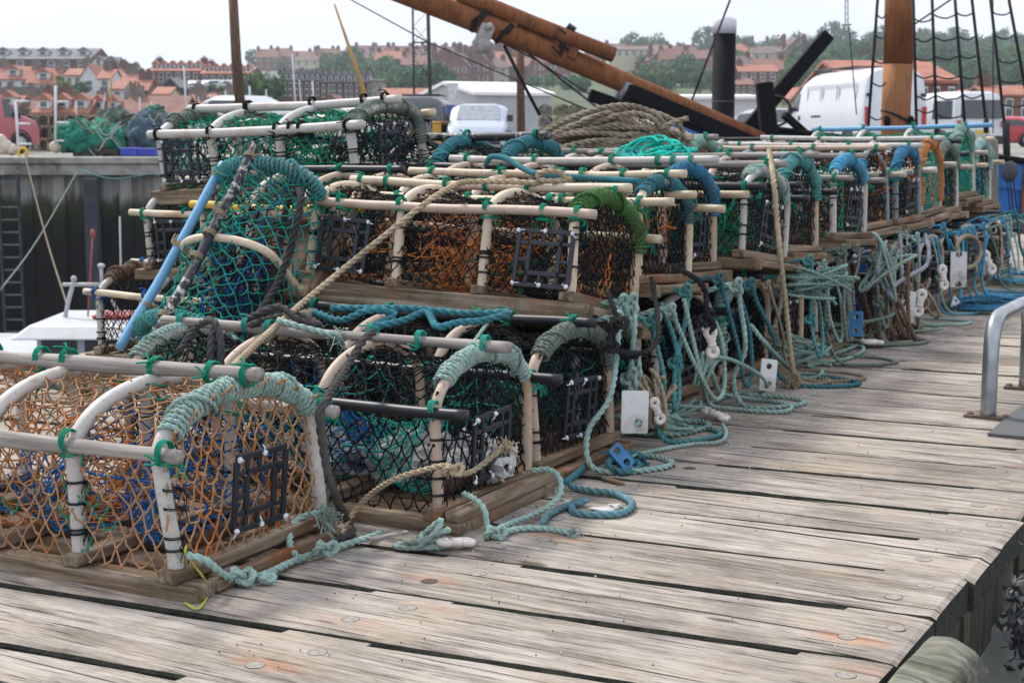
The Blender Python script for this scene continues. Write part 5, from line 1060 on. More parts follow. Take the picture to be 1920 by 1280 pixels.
for s_ in (-1, 1):
    for (a, b_) in ((.10, .30), (.33, .50), (.53, .70)):
        mb = MB(); y = s_*1.052; x0_, x1_ = a*5.9, b_*5.9; V = []
        for z, yy in ((1.45, y*.985), (2.12, y*.955)): V += [[x0_, yy, z], [x1_, yy, z]]
        P = [V[0], V[1], V[3], V[2], V[0]]; tube(mb, P, .014, 5); mb.build('panel_seam', [MATS['rim']], parent=bv)
    mb = MB(); box(mb, 3.0, 3.7, min(s_*1.04, s_*1.085), max(s_*1.04, s_*1.085), 1.14, 1.20); box(mb, 4.55, 4.75, min(s_*1.03, s_*1.08), max(s_*1.03, s_*1.08), 1.05, 1.2); mb.build('side_handle', [BUMP], parent=bv, smooth=False)
    mb = MB(); box(mb, -.03, .02, min(s_*.82, s_*.98), max(s_*.82, s_*.98), 1.72, 1.82); mb.build('door_hinge', [BUMP], parent=bv, smooth=False)
mb = MB(); box(mb, -.012, .01, -.008, .008, .6, 2.35); mb.build('door_gap', [BUMP], parent=bv, smooth=False)
# traffic cone, bins, signs
CO = simple('cone_orange', (.62, .16, .03), .5); 
p = D(1560, 262, 45); root = empty('traffic_cone', loc=(p[0], 45, .5), label='orange and white traffic cone beside the tall white van', cat='traffic cone')
mb = MB(); tube(mb, [(0, 0, .03), (0, 0, .3)], [.15, .10], 12); tube(mb, [(0, 0, .5), (0, 0, .78)], [.07, .025], 12); mb.build('cone', [CO], parent=root); mb = MB(); tube(mb, [(0, 0, .301), (0, 0, .499)], [.10, .07], 12); mb.build('reflective_band', [WP], parent=root); mb = MB(); box(mb, -.2, .2, -.2, .2, 0, .029); mb.build('cone_base', [BUMP], parent=root, smooth=False)
BINY = simple('bin_yellow', (.55, .30, .02), .5); BINB = simple('bin_blue', (.02, .09, .22), .5)
for x, m_, lb, w in ((826, BINY, 'yellow crate stack beside the dark grey van', .5), (842, BINB, 'blue bin between the grey van and the silver blue car', .5), (836, BINY, 'small yellow bin beside the blue bin', .35)):
    p = D(x, 250, 50); mb = MB(); box(mb, -w/2, w/2, -.3, .3, 0, .95); box(mb, -w/2-.03, w/2+.03, -.33, .33, .951, 1.02); o = mb.build('bin', [m_], loc=(p[0], 50, .5), smooth=False, bevel=.03); tag(o, lb, 'bin')
SGN = simple('sign_back', (.55, .57, .58), .5); SGB = simple('sign_blue', (.06, .12, .36), .5)
p = D(849, 240, 55); root = empty('road_sign', loc=(p[0], 55, .5), label='inverted triangle road sign above a blue plate on a pole', cat='road sign')
mb = MB(); tube(mb, [(0, 0, 0), (0, 0, 2.4)], .035, 8); mb.build('pole', [SGN], parent=root)
mb = MB(); mb.add([[-.24, -.05, 2.45], [.24, -.05, 2.45], [.04, -.05, 1.75], [-.04, -.05, 1.75], [-.24, -.07, 2.45], [.24, -.07, 2.45], [.04, -.07, 1.75], [-.04, -.07, 1.75]], [BOXF[:, ::-1]]); mb.build('triangle_plate', [SGN], parent=root, smooth=False)
mb = MB(); box(mb, -.22, .22, -.07, -.05, 1.3, 1.66); mb.build('blue_plate', [SGB], parent=root, smooth=False)
# ---- poles, masts
PW_ = wood_mat('pole_brown', (.05, .026, .018), (.13, .072, .048), (.22, .14, .095), grain=12, axis=2, rnd=False)
def pole(name, label, cat, P, r, mat, n=10, group=None): mb = MB(); tube(mb, P, r, n); return tag(mb.build(name, [mat]), label, cat, group)
pole('mooring_pole', 'tall weathered brown pole rising past the top of the picture at the left', 'pole', [D(454, 240, 30), D(443, 110, 30), D(434, -60, 30)], [.105, .10, .085], PW_, 14)
pole('wooden_post', 'brown wooden post standing in front of the white warehouse', 'post', [D(977, 250, 39.5), D(975, 72, 39.5)], [.11, .10], PW_, 12)
YB = simple('boom_ochre', (.42, .22, .05), .5, var=.3, vs=2); pole('crane_boom', 'slanting ochre boom pole above the top left creel', 'boom', [D(692, 210, 42), D(672, 140, 42), D(627, 8, 42)], [.09, .06, .025], YB)
WM = simple('mast_white', (.52, .54, .56), .4)
for i, (x0, y0, x1, y1, Y, r) in enumerate(((350, 205, 345, 125, 60, .05), (397, 212, 395, 178, 60, .04), (470, 205, 468, 162, 62, .06), (500, 205, 499, 168, 62, .04), (556, 205, 548, 102, 62, .045), (590, 205, 586, 152, 62, .05), (568, 205, 561, 150, 64, .03), (285, 215, 284, 190, 60, .03), (186, 205, 198, 175, 60, .03), (205, 210, 209, 138, 60, .045), (262, 205, 262, 182, 60, .04), (143, 212, 143, 190, 60, .03), (374, 210, 372, 182, 60, .03), (424, 210, 423, 170, 62, .04))):
    pole('yacht_mast', 'bare pale yacht mast among the moored boats beyond the quay', 'mast', [D(x0, y0, Y)-[0, 0, .7], D(x1, y1, Y)], [r, r*.75], WM if i != 9 else YB, 7, 'yacht masts beyond the quay')
BS = simple('steel_black', (.015, .017, .022), .6)
root = empty('lattice_mast', loc=(D(790, 240, 70)[0], 70, .5), label='black lattice mast with two legs behind the dark grey van', cat='lattice mast'); off = np.array(root.location)
for x0, x1, r in ((773, 777, .05), (803, 808, .085)): mb = MB(); tube(mb, [D(x1, 225, 70)-off, D(x0 if x0 < 800 else 801, -30, 70)-off], r, 8); mb.build('leg', [BS], parent=root)
mb = MB()
for k, y in enumerate(range(20, 200, 30)):
    tube(mb, [D(775, y, 70)-off, D(803, y+(30 if k % 2 else 0), 70)-off], .015, 5); tube(mb, [D(775, y+30, 70)-off, D(803, y, 70)-off], .012, 5)
tube(mb, [D(775, 80, 70)-off, D(803, 80, 70)-off], .04, 5); mb.build('bracing', [BS], parent=root)
root = empty('radio_mast', loc=tuple(D(1590, 200, 120)), label='thin grey radio mast rising behind the tall white van', cat='radio mast'); off = D(1590, 200, 120); SG = simple('steel_grey', (.16, .18, .20), .6)
for s in (-3, 3): mb = MB(); tube(mb, [D(1589+s, 200, 120)-off, D(1587+s*.8, -40, 120)-off], .05, 5); mb.build('leg', [SG], parent=root)
mb = MB()
for y in range(-40, 200, 12): tube(mb, [D(1584, y, 120)-off, D(1591, y+12, 120)-off], .02, 4)
tube(mb, [D(1579, 47, 120)-off, D(1596, 47, 120)-off], .07, 5); mb.build('bracing', [SG], parent=root)
# mooring pile
PBK = simple('pile_black', (.004, .004, .006), .75, var=.35, vs=3, spec=.1); PWH = simple('pile_white', (.66, .64, .68), .5, var=.05)
root = empty('mooring_pile', loc=(D(1355, 250, 30)[0], 30, -4.3), label='thick black steel mooring pile with a white cap', cat='mooring pile'); off = np.array(root.location); x = 0
zc = D(1355, 64, 30)[2]-off[2]; zt = D(1355, 38, 30)[2]-off[2]
mb = MB(); tube(mb, [(0, 0, -1), (0, 0, zc)], .225, 28); mb.build('shaft', [PBK], parent=root)
mb = MB(); tube(mb, [(0, 0, zc+.001), (0, 0, zt), (0, 0, zt+.08), (0, 0, zt+.11)], [.234, .234, .10, .01], 28); mb.build('cap', [PWH], parent=root)
mb = MB(); tube(mb, [(0, 0, zc-1.32), (0, 0, zc-1.31)], .2285, 28); mb.build('weld_ring', [SG], parent=root)
mb = MB(); o_ = dk(-2.62, 13.7, 0); tube(mb, [D(1858, 520, 12.9), D(1858, 275, 12.9), D(1858, 262, 12.9), D(1858, 256, 12.9)], [.064, .062, .052, .02], 16); tag(mb.build('deck_post', [wood_mat('post_grey', (.09, .09, .08), (.19, .19, .17), (.30, .30, .27), grain=20, axis=2, rnd=False)]), 'grey round topped timber post behind the far end of the creel row', 'post')
# ---- the sailing ship
SPAR = wood_mat('spar_varnish', (.12, .045, .02), (.235, .092, .038), (.30, .125, .055), grain=9, axis=2, rnd=False); SPARL = wood_mat('spar_pale', (.24, .105, .045), (.34, .155, .07), (.40, .19, .09), grain=9, axis=2, rnd=False); SBK = simple('ship_black', (.006, .006, .008), .75, var=.3, vs=6, bump=.2, spec=.12); HBL = simple('hull_blue', (.03, .17, .52), .4, var=.08, vs=1); HBR = simple('hull_brown', (.20, .07, .025), .5, var=.25, vs=3); RIG = simple('tarred_rope', (.012, .012, .014), .9)
ship = empty('sailing_ship', loc=(5.5, 20, -4.3), label='wooden sailing ship with brown bowsprit, blue hull and tarred rigging', cat='sailing ship'); so_ = np.array([5.5, 20, -4.3])
def sp(name, P, r, mat, n=14, parent=ship, flat=1.0): mb = MB(); tube(mb, [np.array(p)-so_ for p in P], r, n, flat=flat); return mb.build(name, [mat], parent=parent)
sp('bowsprit', [D(1428, 262, 20.5), D(1300, 207, 20), D(1170, 155, 19.5), D(1000, 82, 19), D(735, -22, 18.3), D(640, -60, 18)], [.10, .115, .135, .14, .14, .14], SPAR, 20)
mb = MB(); obar(mb, D(1172, 172, 19.38)-so_, D(1440, 285, 20.4)-so_, .30, .20); mb.build('bowsprit_heel', [SBK], parent=ship, smooth=False, bevel=.02)
mb = MB(); tube(mb, [D(1163, 165, 19.47)-so_, D(1176, 170, 19.5)-so_], .148, 20); mb.build('iron_band', [simple('iron_band', (.22, .22, .24), .4, metal=.7)], parent=ship)
sp('jib_boom', [D(860, -12, 18.6), D(1000, 45, 18.9), D(1150, 103, 19.2)], [.105, .10, .10], SPAR, 8)
for (x, y, Y) in ((958, 48, 18.85), (1075, 93, 19.1)):
    mb = MB(); obar(mb, D(x+5, y-10, Y)-so_, D(x-5, y+16, Y)-so_, .16, .13); mb.build('chock', [SPAR], parent=ship, smooth=False, bevel=.015)
def band(a, b, Y0, r, turns=4):
    P = np.array([D(*a, Y0), D(*b, Y0)]); C = coilpath(np.linspace(P[0], P[1], 6), r, turns, 14); mb = MB(); tube(mb, C-so_, .013, 6); mb.build('lashing', [RIG], parent=ship)
band((893, 34), (903, 42), 18.7, .17, 3); band((942, 58), (950, 66), 18.85, .16, 3); band((1034, 88), (1060, 66), 19.05, .18, 2); band((1056, 58), (1070, 68), 19.1, .12, 4); band((1040, 96), (1052, 102), 19.15, .155, 3)
sp('sheet', [D(945, 85, 18.8), D(975, 145, 18.9), D(1012, 216, 19)], .022, RIG, 6); sp('forestay', [D(640, -10, 26), D(800, 78, 24), D(980, 155, 22), D(1100, 205, 21)], .012, RIG, 5)
sp('forestay', [D(990, 100, 19), D(1060, 155, 20), D(1130, 210, 21)], .014, RIG, 5); sp('forestay', [D(1369, 0, 22), D(1320, 128, 22), D(1293, 200, 22)], .016, RIG, 5); sp('forestay', [D(930, 75, 18.9), D(1000, 110, 19.4), D(1105, 176, 20.5)], .010, RIG, 5)
mb = MB(); obar(mb, D(915, 48, 18.55)-so_, D(898, 92, 18.5)-so_, .10, .16); blob(mb, D(903, 86, 18.5)-so_, (.12, .07, .10), 14, 9, .05); blob(mb, D(918, 50, 18.45)-so_, (.05, .05, .05), 10, 6, 0); mb.build('pulley_block', [simple('block_grey', (.33, .32, .29), .7, var=.3, vs=8)], parent=ship, smooth=True)
mb = MB(); obar(mb, D(1446, 290, 20.6)-so_, D(1432, 155, 20.6)-so_, .24, .22, up=(1, 0, 0)); mb.build('stem_post', [SBK], parent=ship, smooth=False, bevel=.02)
mb = MB(); obar(mb, D(1385, 262, 21.0)-so_, D(1552, 66, 21.4)-so_, .19, .19, up=(0, 1, 0)); mb.build('cathead', [SBK], parent=ship, smooth=False, bevel=.02)
mb = MB(); obar(mb, D(1470, 215, 20.7)-so_, D(1538, 275, 21)-so_, .10, .09); mb.build('brace', [SBK], parent=ship, smooth=False, bevel=.01)
mb = MB(); tube(mb, [D(1455+28*math.cos(q), 208+28*math.sin(q), 20.75)-so_ for q in np.linspace(-2.2, 1.6, 12)], .02, 6); mb.build('hoop_iron', [BS], parent=ship)
mb = MB(); obar(mb, D(1105, 178, 20.4)-so_, D(1210, 215, 20.6)-so_, .1, .16); mb.build('davit', [SBK], parent=ship, smooth=False, bevel=.01)
sp('mast', [D(1684, 121, 21), D(1688, -80, 21)], [.20, .195], SPAR, 28)
sp('lower_mast', [D(1676, 420, 21), D(1680, 200, 21), D(1684, 121.3, 21)], [.205, .20, .2012], SPARL, 28)
band((1680, 221), (1681, 219), 21, .225, 2)
for x, y in ((1663, 228), (1708, 228)): mb = MB(); blob(mb, D(x, y, 20.82)-so_, (.05, .05, .08), 12, 8, .02); mb.build('cleat', [SBK], parent=ship)
SH = [(1647, -20, 1626, 262), (1712, -20, 1719, 262), (1747, -20, 1757, 262), (1789, -20, 1812, 272), (1820, -20, 1851, 250), (1855, -20, 1888, 275), (1888, -20, 1925, 180)]
for (x0, y0, x1, y1) in SH: sp('shroud', [D(x0, y0, 20.4), D(x1, y1, 20.4)], .021, RIG, 6)
sp('backstay', [D(1862, -20, 20.6), D(1862, 250, 20.6)], .008, RIG, 4); sp('backstay', [D(1716, 45, 20.8), D(1790, -5, 20.8)], .012, RIG, 4); sp('backstay', [D(1592, 50, 20.8), D(1606, 215, 20.9)], .008, RIG, 4)
def shx(i, y): x0, y0, x1, y1 = SH[i]; return x0+(x1-x0)*(y-y0)/(y1-y0)
for (i, j, ylist) in ((0, None, (28, 65, 112, 155, 218)), (1, 2, (35, 72, 108, 140, 180, 205)), (2, 3, (28, 70, 105, 142, 180, 215)), (3, 4, (24, 68, 103, 142, 178)), (5, 6, (22, 66, 112, 150, 195))):
    for y in ylist:
        xa = shx(i, y); xb = shx(j, y-3) if j is not None else 1662; P = [D(xa+(xb-xa)*f, y+7*math.sin(math.pi*f)+rgb.uniform(-1, 1), 20.38) for f in np.linspace(0, 1, 6)]; sp('ratline', P, .011, RIG, 5)
for (x, y) in ((1626, 258), (1719, 262), (1757, 258), (1812, 268), (1849, 243), (1886, 262)):
    mb = MB(); tube(mb, [D(x, y-22, 20.38)-so_, D(x, y-12, 20.38)-so_, D(x, y+6, 20.38)-so_], [.022, .045, .03], 8); mb.build('deadeye_lashing', [RIG], parent=ship)
sp('chain_lanyard', [D(1886, 230, 20.2), D(1888, 300, 20.1)], .05, RIG, 8)
for (x, y) in ((1893, 322), (1903, 426)): mb = MB(); blob(mb, D(x, y, 19.8)-so_, (.11, .05, .14), 18, 12, .02); mb.build('pulley_block', [simple('block_dark', (.05, .055, .065), .5)], parent=ship)
for dx in (-5, 0, 6): sp('tackle_line', [D(1893+dx, 330, 19.8), D(1902+dx*1.3, 418, 19.8)], .008, RIG, 4)
# hull : sheer runs from the bow (left) back past the right edge
st = []
for t_ in np.linspace(0, 1, 14):
    X = 2.2+t_*12; w_ = 1.9*min(1, (t_*3.0)**.6); sheer = 1.30-.82*min(1, t_*2.0)+.05*t_; Yc = 22.0
    st.append([[X, Yc-w_, sheer], [X, Yc-w_*1.0, sheer-.30], [X, Yc-w_*.98, sheer-1.1], [X, Yc-w_*.75, -3.2], [X+.2, Yc, -4.8], [X, Yc+w_*.75, -3.2], [X, Yc+w_*.98, sheer-1.1], [X, Yc+w_, sheer]])
st = np.array(st)-so_
n = 8; mb = MB(); F_ = ringf(14, n).reshape(13, n, 4)
mb.add(st.reshape(-1, 3), [F_[:, [1, 2, 3, 4, 5, 6]].reshape(-1, 4)], 0); mb.add(st.reshape(-1, 3), [F_[:, [7]].reshape(-1, 4), np.arange(n)[None], (np.arange(n)+13*n)[None, ::-1]], 1); mb.build('hull', [HBL, HBR], parent=ship)
mb = MB()
for a in range(13): 
    A, B = st[a][0], st[a+1][0]; mb.add([A+[0, -.05, -.36], B+[0, -.05, -.36], B+[0, .0, -.36], A+[0, .0, -.36], A+[0, -.06, 0], B+[0, -.06, 0], B+[0, .06, 0], A+[0, .06, 0]], [BOXF], 0)
mb.build('bulwark', [HBL], parent=ship, smooth=False)
mb = MB()
for a in range(5, 13):
    A, B = st[a][0], st[a+1][0]; mb.add([A+[0, -.08, -.95], B+[0, -.08, -.95], B+[0, .0, -.95], A+[0, .0, -.95], A+[0, -.08, -.02], B+[0, -.08, -.02], B+[0, -.061, -.02], A+[0, -.061, -.02]], [BOXF], 0)
mb.build('topside_strake', [HBR], parent=ship, smooth=False)
for dz, m_ in ((.03, SBK), (-.22, HBR), (-1.0, simple('rubbing_strake', (.35, .25, .2), .6))): mb = MB(); tube(mb, [p[0]+[0, -.1, dz] for p in (st if dz > 0 else st[5:])], .045, 8); mb.build('rail', [m_], parent=ship)
# ---- buildings
BRK = simple('brick_red', (.20, .085, .062), .9, var=.25, vs=.6); BRD = simple('brick_dark', (.13, .065, .052), .9, var=.25, vs=.6); WW = simple('render_white', (.62, .63, .64), .8, var=.06, vs=.5); CRW = simple('render_cream', (.52, .46, .34), .8, var=.08, vs=.5); STN = simple('stone_wall', (.17, .14, .115), .95, var=.35, vs=1.2); STN2 = simple('render_buff', (.34, .28, .21), .9, var=.15, vs=1)
def roofm(name, c):
    def b_(t, b):
        v = t.co('Object'); w = t.n('TexWave', wave_type='BANDS', bands_direction='X'); w.inputs['Scale'].default_value = 1.6; w.inputs['Distortion'].default_value = .3; t.l(v, w.inputs['Vector'])
        col = t.ramp(t.noise(v, .9, 5, .6), [(.3, sc(c, .72)), (.7, sc(c, 1.2))]); col = t.mix(t.math('MULTIPLY', w.outputs['Fac'], .22), col, sc(c, .45)); t.l(col, b.inputs['Base Color']); b.inputs['Roughness'].default_value = .85
    return M_(name, b_)
ROR = roofm('roof_pantile', (.36, .145, .095)); ROD = roofm('roof_tile_dark', (.23, .11, .085)); ROS = roofm('roof_slate', (.165, .165, .175)); ROB = roofm('roof_brown', (.17, .115, .10)); ROW = simple('roof_white', (.80, .80, .78), .5, var=.04)
BLKB = simple('black_boards', (.025, .027, .035), .9)
mb = MB(); box(mb, -.5, .5, -.05, .02, -.6, .6, 0); box(mb, -.40, .40, -.065, -.052, .04, .52, 1); box(mb, -.40, .40, -.065, -.052, -.52, -.04, 1); WIN = lib(mb.build('window', [WW, CARGL], smooth=False))
def house(name, label, x0, x1, yr, ye, yb, Y, wall, roof, nwin=3, rows=1, dorm=0, chim=1, cat='house', group=None, depth=None, yaw=0.0, gable=False, winh=1.2, world=None, dormc=WW):
    if world: X0, X1, zr, ze, zb_ = world
    else: X0, X1 = D(x0, yb, Y)[0], D(x1, yb, Y)[0]; zr, ze, zb_ = D(x0, yr, Y)[2], D(x0, ye, Y)[2], D(x0, yb, Y)[2]
    w = X1-X0; d = depth or max(6, min(9, w)); root = empty(name, M=mat4(((X0+X1)/2, Y, zb_), yaw), label=label, cat=cat, group=group)
    he = ze-zb_; hr = zr-zb_; o_ = .25
    if gable:
        mb = MB(); v = [[-w/2, 0, -4], [w/2, 0, -4], [w/2, 0, he], [0, 0, hr], [-w/2, 0, he], [-w/2, d, -4], [w/2, d, -4], [w/2, d, he], [0, d, hr], [-w/2, d, he]]; mb.add(v, [[[0, 1, 2, 4]], [[4, 2, 3]], [[5, 9, 7, 6]], [[9, 8, 7]], [[0, 4, 9, 5]], [[1, 6, 7, 2]]]); mb.build('wall', [wall], parent=root, smooth=False)
        mb = MB()
        for s in (-1, 1): mb.add([[s*(w/2+o_), -.2, he-o_*(hr-he)/(w/2)], [0, -.2, hr+.02], [0, d+.2, hr+.02], [s*(w/2+o_), d+.2, he-o_*(hr-he)/(w/2)], [s*(w/2+o_), -.2, he-o_*(hr-he)/(w/2)+.15], [0, -.2, hr+.2], [0, d+.2, hr+.2], [s*(w/2+o_), d+.2, he-o_*(hr-he)/(w/2)+.15]], [BOXF])
        rf = mb.build('roof', [roof], parent=root, smooth=False)
    else:
        mb = MB(); v = [[-w/2, 0, -4], [w/2, 0, -4], [w/2, d, -4], [-w/2, d, -4], [-w/2, 0, he], [w/2, 0, he], [w/2, d, he], [-w/2, d, he], [-w/2, d/2, hr-.05], [w/2, d/2, hr-.05]]; mb.add(v, [BOXF[2:], [[4, 8, 7]], [[5, 6, 9]]]); mb.build('wall', [wall], parent=root, smooth=False)
        mb = MB(); k = o_*(hr-he)/(d/2)
        for s, y0 in ((1, -o_), (-1, d+o_)): mb.add([[-w/2-.15, y0, he-k], [w/2+.15, y0, he-k], [w/2+.15, d/2, hr], [-w/2-.15, d/2, hr], [-w/2-.15, y0, he-k+.16], [w/2+.15, y0, he-k+.16], [w/2+.15, d/2, hr+.16], [-w/2-.15, d/2, hr+.16]], [BOXF if s > 0 else BOXF[:, ::-1]])
        rf = mb.build('roof', [roof], parent=root, smooth=False)
    for c in range(chim):
        cx = (-w/2+.5, w/2-.5, 0)[c % 3]; mb = MB(); cy = d/2 if not gable else d*.4; cw = min(.55, w*.08+.25); box(mb, cx-cw, cx+cw, cy-.4, cy+.4, hr-.9 if not gable else he, hr+1.0); 
        for q in (-.3, .3): tube(mb, [(cx+q*cw, cy, hr+1.0), (cx+q*cw, cy, hr+1.35)], .12, 6)
        mb.build('chimney', [STN if wall in (WW, STN) else BRD], parent=rf, smooth=False)
    for r in range(rows):
        for c in range(nwin):
            o = put(WIN, root, Matrix.Translation((-w/2+w*(c+.5)/nwin+rgb.uniform(-.1, .1), -.03, he-.9-r*2.6))@Matrix.Diagonal((min(1.1, w/nwin*.5), 1, winh, 1)))
    for c in range(dorm):
        cx = -w/2+w*(c+.5)/dorm; f = .42; zy = he+(hr-he)*f; yy = d/2*f-.2; mb = MB(); s_ = min(.8, w/dorm*.33)
        box(mb, cx-s_, cx+s_, yy-.35, yy+1.6, zy-.7, zy+.62); dm = mb.build('dormer', [dormc], parent=rf, smooth=False)
        mb = MB(); mb.add([[cx-s_-.15, yy-.5, zy+.62], [cx+s_+.15, yy-.5, zy+.62], [cx, yy-.5, zy+1.25], [cx-s_-.15, yy+1.7, zy+.62], [cx+s_+.15, yy+1.7, zy+.62], [cx, yy+1.7, zy+1.25]], [[[0, 1, 2]], [[3, 5, 4]], [[0, 2, 5, 3]], [[1, 4, 5, 2]]]); mb.build('dormer_roof', [roof], parent=dm, smooth=False)
        put(WIN, dm, Matrix.Translation((cx, yy-.36, zy+.02))@Matrix.Diagonal((s_*1.3, 1, .9, 1)))
    return root
H = house
H('slate_building', 'long building with grey slate roof and white dormers on the left skyline', -60, 168, 88, 112, 141, 235, BRD, ROS, 8, 1, 6, 1, cat='building', depth=14)
H('slate_building', 'lower slate roofed wing right of the long skyline building', 172, 218, 107, 129, 150, 232, BRD, ROS, 3, 1, 2, 0, cat='building')
H('cottage', 'white cottage with red pantile roof at the far left edge', -12, 56, 125, 149, 160, 205, WW, ROR, 3, 1, 1, 1)
H('cottage', 'cottage with big red roof and two rooflights next to the far left one', 50, 108, 128, 157, 163, 203, WW, ROR, 3, 1, 1, 2)
H('cottage', 'low red roofed white cottage among bushes under the slate building', 122, 152, 129, 142, 160, 200, WW, ROR, 2, 1, 0, 0)
H('tall_white_house', 'tall narrow white gable house with a chimney in the middle of the cottages', 150, 186, 122, 148, 178, 196, WW, ROR, 1, 2, 0, 1, gable=True)
H('cottage', 'white walled cottage with a small square window right of the tall gable', 184, 209, 131, 148, 180, 192, WW, ROR, 1, 1, 0, 1)
H('cottage', 'low white lean-to house with pale red roof below the brick chimneys', 208, 232, 152, 168, 188, 186, WW, ROR, 1, 1, 0, 0)
H('cottage', 'white walled red roofed house in front of the brick chimneys', 225, 251, 137, 158, 181, 190, WW, ROR, 1, 1, 0, 2)
H('brick_house', 'plain brick house with red roof and tall dark chimney', 196, 232, 128, 152, 170, 206, BRK, ROR, 1, 1, 0, 2)
H('brick_house', 'narrow brick house with bright red roof left of the black shed', 250, 277, 148, 170, 184, 186, BRK, ROR, 1, 1, 0, 2)
H('black_shed', 'black boarded gable shed with a white window', 306, 334, 148, 162, 182, 180, BLKB, ROS, 1, 1, 0, 0, gable=True, cat='shed')
H('cottage', 'cream gabled cottage with red roof below the black shed', 286, 318, 164, 178, 186, 172, CRW, ROR, 1, 1, 0, 0)
H('brick_warehouse', 'long brick warehouse with orange roof and arched dormers', 278, 376, 118, 134, 168, 235, BRK, ROR, 6, 2, 6, 2, cat='warehouse', depth=12)
H('brick_warehouse', 'lower right half of the orange roofed brick warehouse', 377, 470, 124, 139, 170, 233, BRK, ROR, 6, 2, 6, 1, cat='warehouse', depth=12)
for i, (a, b_, yr, ye, yb, Y, wl, rf_, dm, lb) in enumerate((
    (-10, 30, 181, 205, 225, 138, STN, ROR, 1, 'waterfront cottage with red roof behind the red van'), (31, 60, 181, 206, 225, 140, STN, ROD, 0, 'small dark gabled waterfront cottage behind the ladder rail'), (62, 95, 187, 212, 228, 132, BRK, ROR, 1, 'waterfront cottage with one grey dormer'),
    (96, 166, 184, 212, 228, 134, BRK, ROR, 2, 'wide waterfront house with two white dormers'), (167, 222, 190, 212, 228, 136, WW, ROR, 2, 'waterfront house with pointed blue grey dormers'), (232, 345, 181, 213, 228, 130, STN, ROD, 0, 'long brownish red roof of the big waterfront shed'),
    (352, 396, 178, 195, 215, 140, WW, ROR, 0, 'waterfront cottage with bright roof right of the long shed'), (354, 408, 188, 207, 222, 132, WW, ROR, 0, 'low bright roofed waterfront cottage beside the brown pole'), (408, 440, 182, 203, 222, 136, WW, ROR, 0, 'waterfront cottage partly hidden by the brown pole'))):
    H('waterfront_cottage', lb, a, b_, yr, ye, yb, Y, wl, rf_, 3, 1, dm, 1)
H('grey_roofed_hall', 'long grey roofed hall on the slope behind the yacht masts', 478, 594, 133, 149, 165, 250, STN, ROS, 8, 1, 0, 0, cat='building')
H('terrace_block', 'terrace block with white top storey left of the boom', 521, 600, 148, 152, 205, 165, BRD, ROS, 8, 3, 8, 3, cat='terrace')
H('terrace_block', 'terrace block with white top storey behind the boom', 601, 697, 151, 155, 205, 165, BRD, ROS, 9, 3, 8, 2, cat='terrace')
H('rendered_block', 'buff rendered block at the right end of the terraces', 697, 716, 150, 153, 205, 160, STN2, ROS, 2, 3, 0, 0, cat='building'); H('low_red_roof_house', 'low building with long red roof behind the grey van', 716, 805, 167, 182, 205, 140, BRK, ROR, 5, 1, 0, 0)
H('pink_gable_house', 'small pink gable house among the yacht masts', 607, 636, 181, 196, 212, 110, STN2, ROD, 1, 1, 0, 0, gable=True)
# near sheds
H('white_warehouse', 'white warehouse with bright low pitched roof on the far quay', 885, 1040, 155, 178, 246, 76, simple('sheet_wall', (.40, .42, .44), .7, var=.12, vs=1.5), ROW, 0, 0, 0, 0, cat='warehouse', depth=8, yaw=.42)
H('white_shed', 'low white flat shed behind the black mooring pile', 1245, 1425, 178, 186, 232, 82, WW, ROW, 0, 0, 0, 0, cat='shed', depth=10)
H('brick_shed', 'brick building with orange red roof behind the white vans', 1592, 1792, 108, 155, 240, 72, BRK, ROR, 8, 1, 0, 0, cat='building', depth=12)
H('red_roof_house', 'red roofed house at the right edge above the small white van', 1850, 1935, 162, 180, 215, 115, BRK, ROR, 3, 1, 0, 1); H('red_roof_house', 'small red roofed house just left of the right edge one', 1812, 1850, 170, 182, 212, 125, CRW, ROR, 2, 1, 0, 0)
H('pink_gable_house', 'pale pink gabled house between the black timbers and the tall van', 1488, 1515, 167, 182, 205, 130, STN2, ROR, 1, 1, 0, 0, gable=True)
H('modern_block', 'long cream block with dark roof on the skyline above the ship', 1142, 1262, 85, 94, 112, 420, CRW, ROB, 9, 1, 0, 0, cat='building', depth=14)
H('brick_villa', 'red roofed brick villa on the slope right of the mooring pile', 1385, 1458, 122, 135, 162, 260, BRK, ROR, 4, 2, 0, 1); H('brick_villa', 'pair of brick houses beside the mooring pile', 1376, 1412, 148, 160, 188, 200, BRK, ROD, 3, 2, 0, 1)
for i, (x, y) in enumerate(((1205, 133), (1237, 132))): H('terrace_gable', ('left' if i == 0 else 'right')+' bright red roof of the pair below the cream block', x-13, x+13, y, y+14, y+30, 300, BRK, ROR, 2, 1, 1, 1)
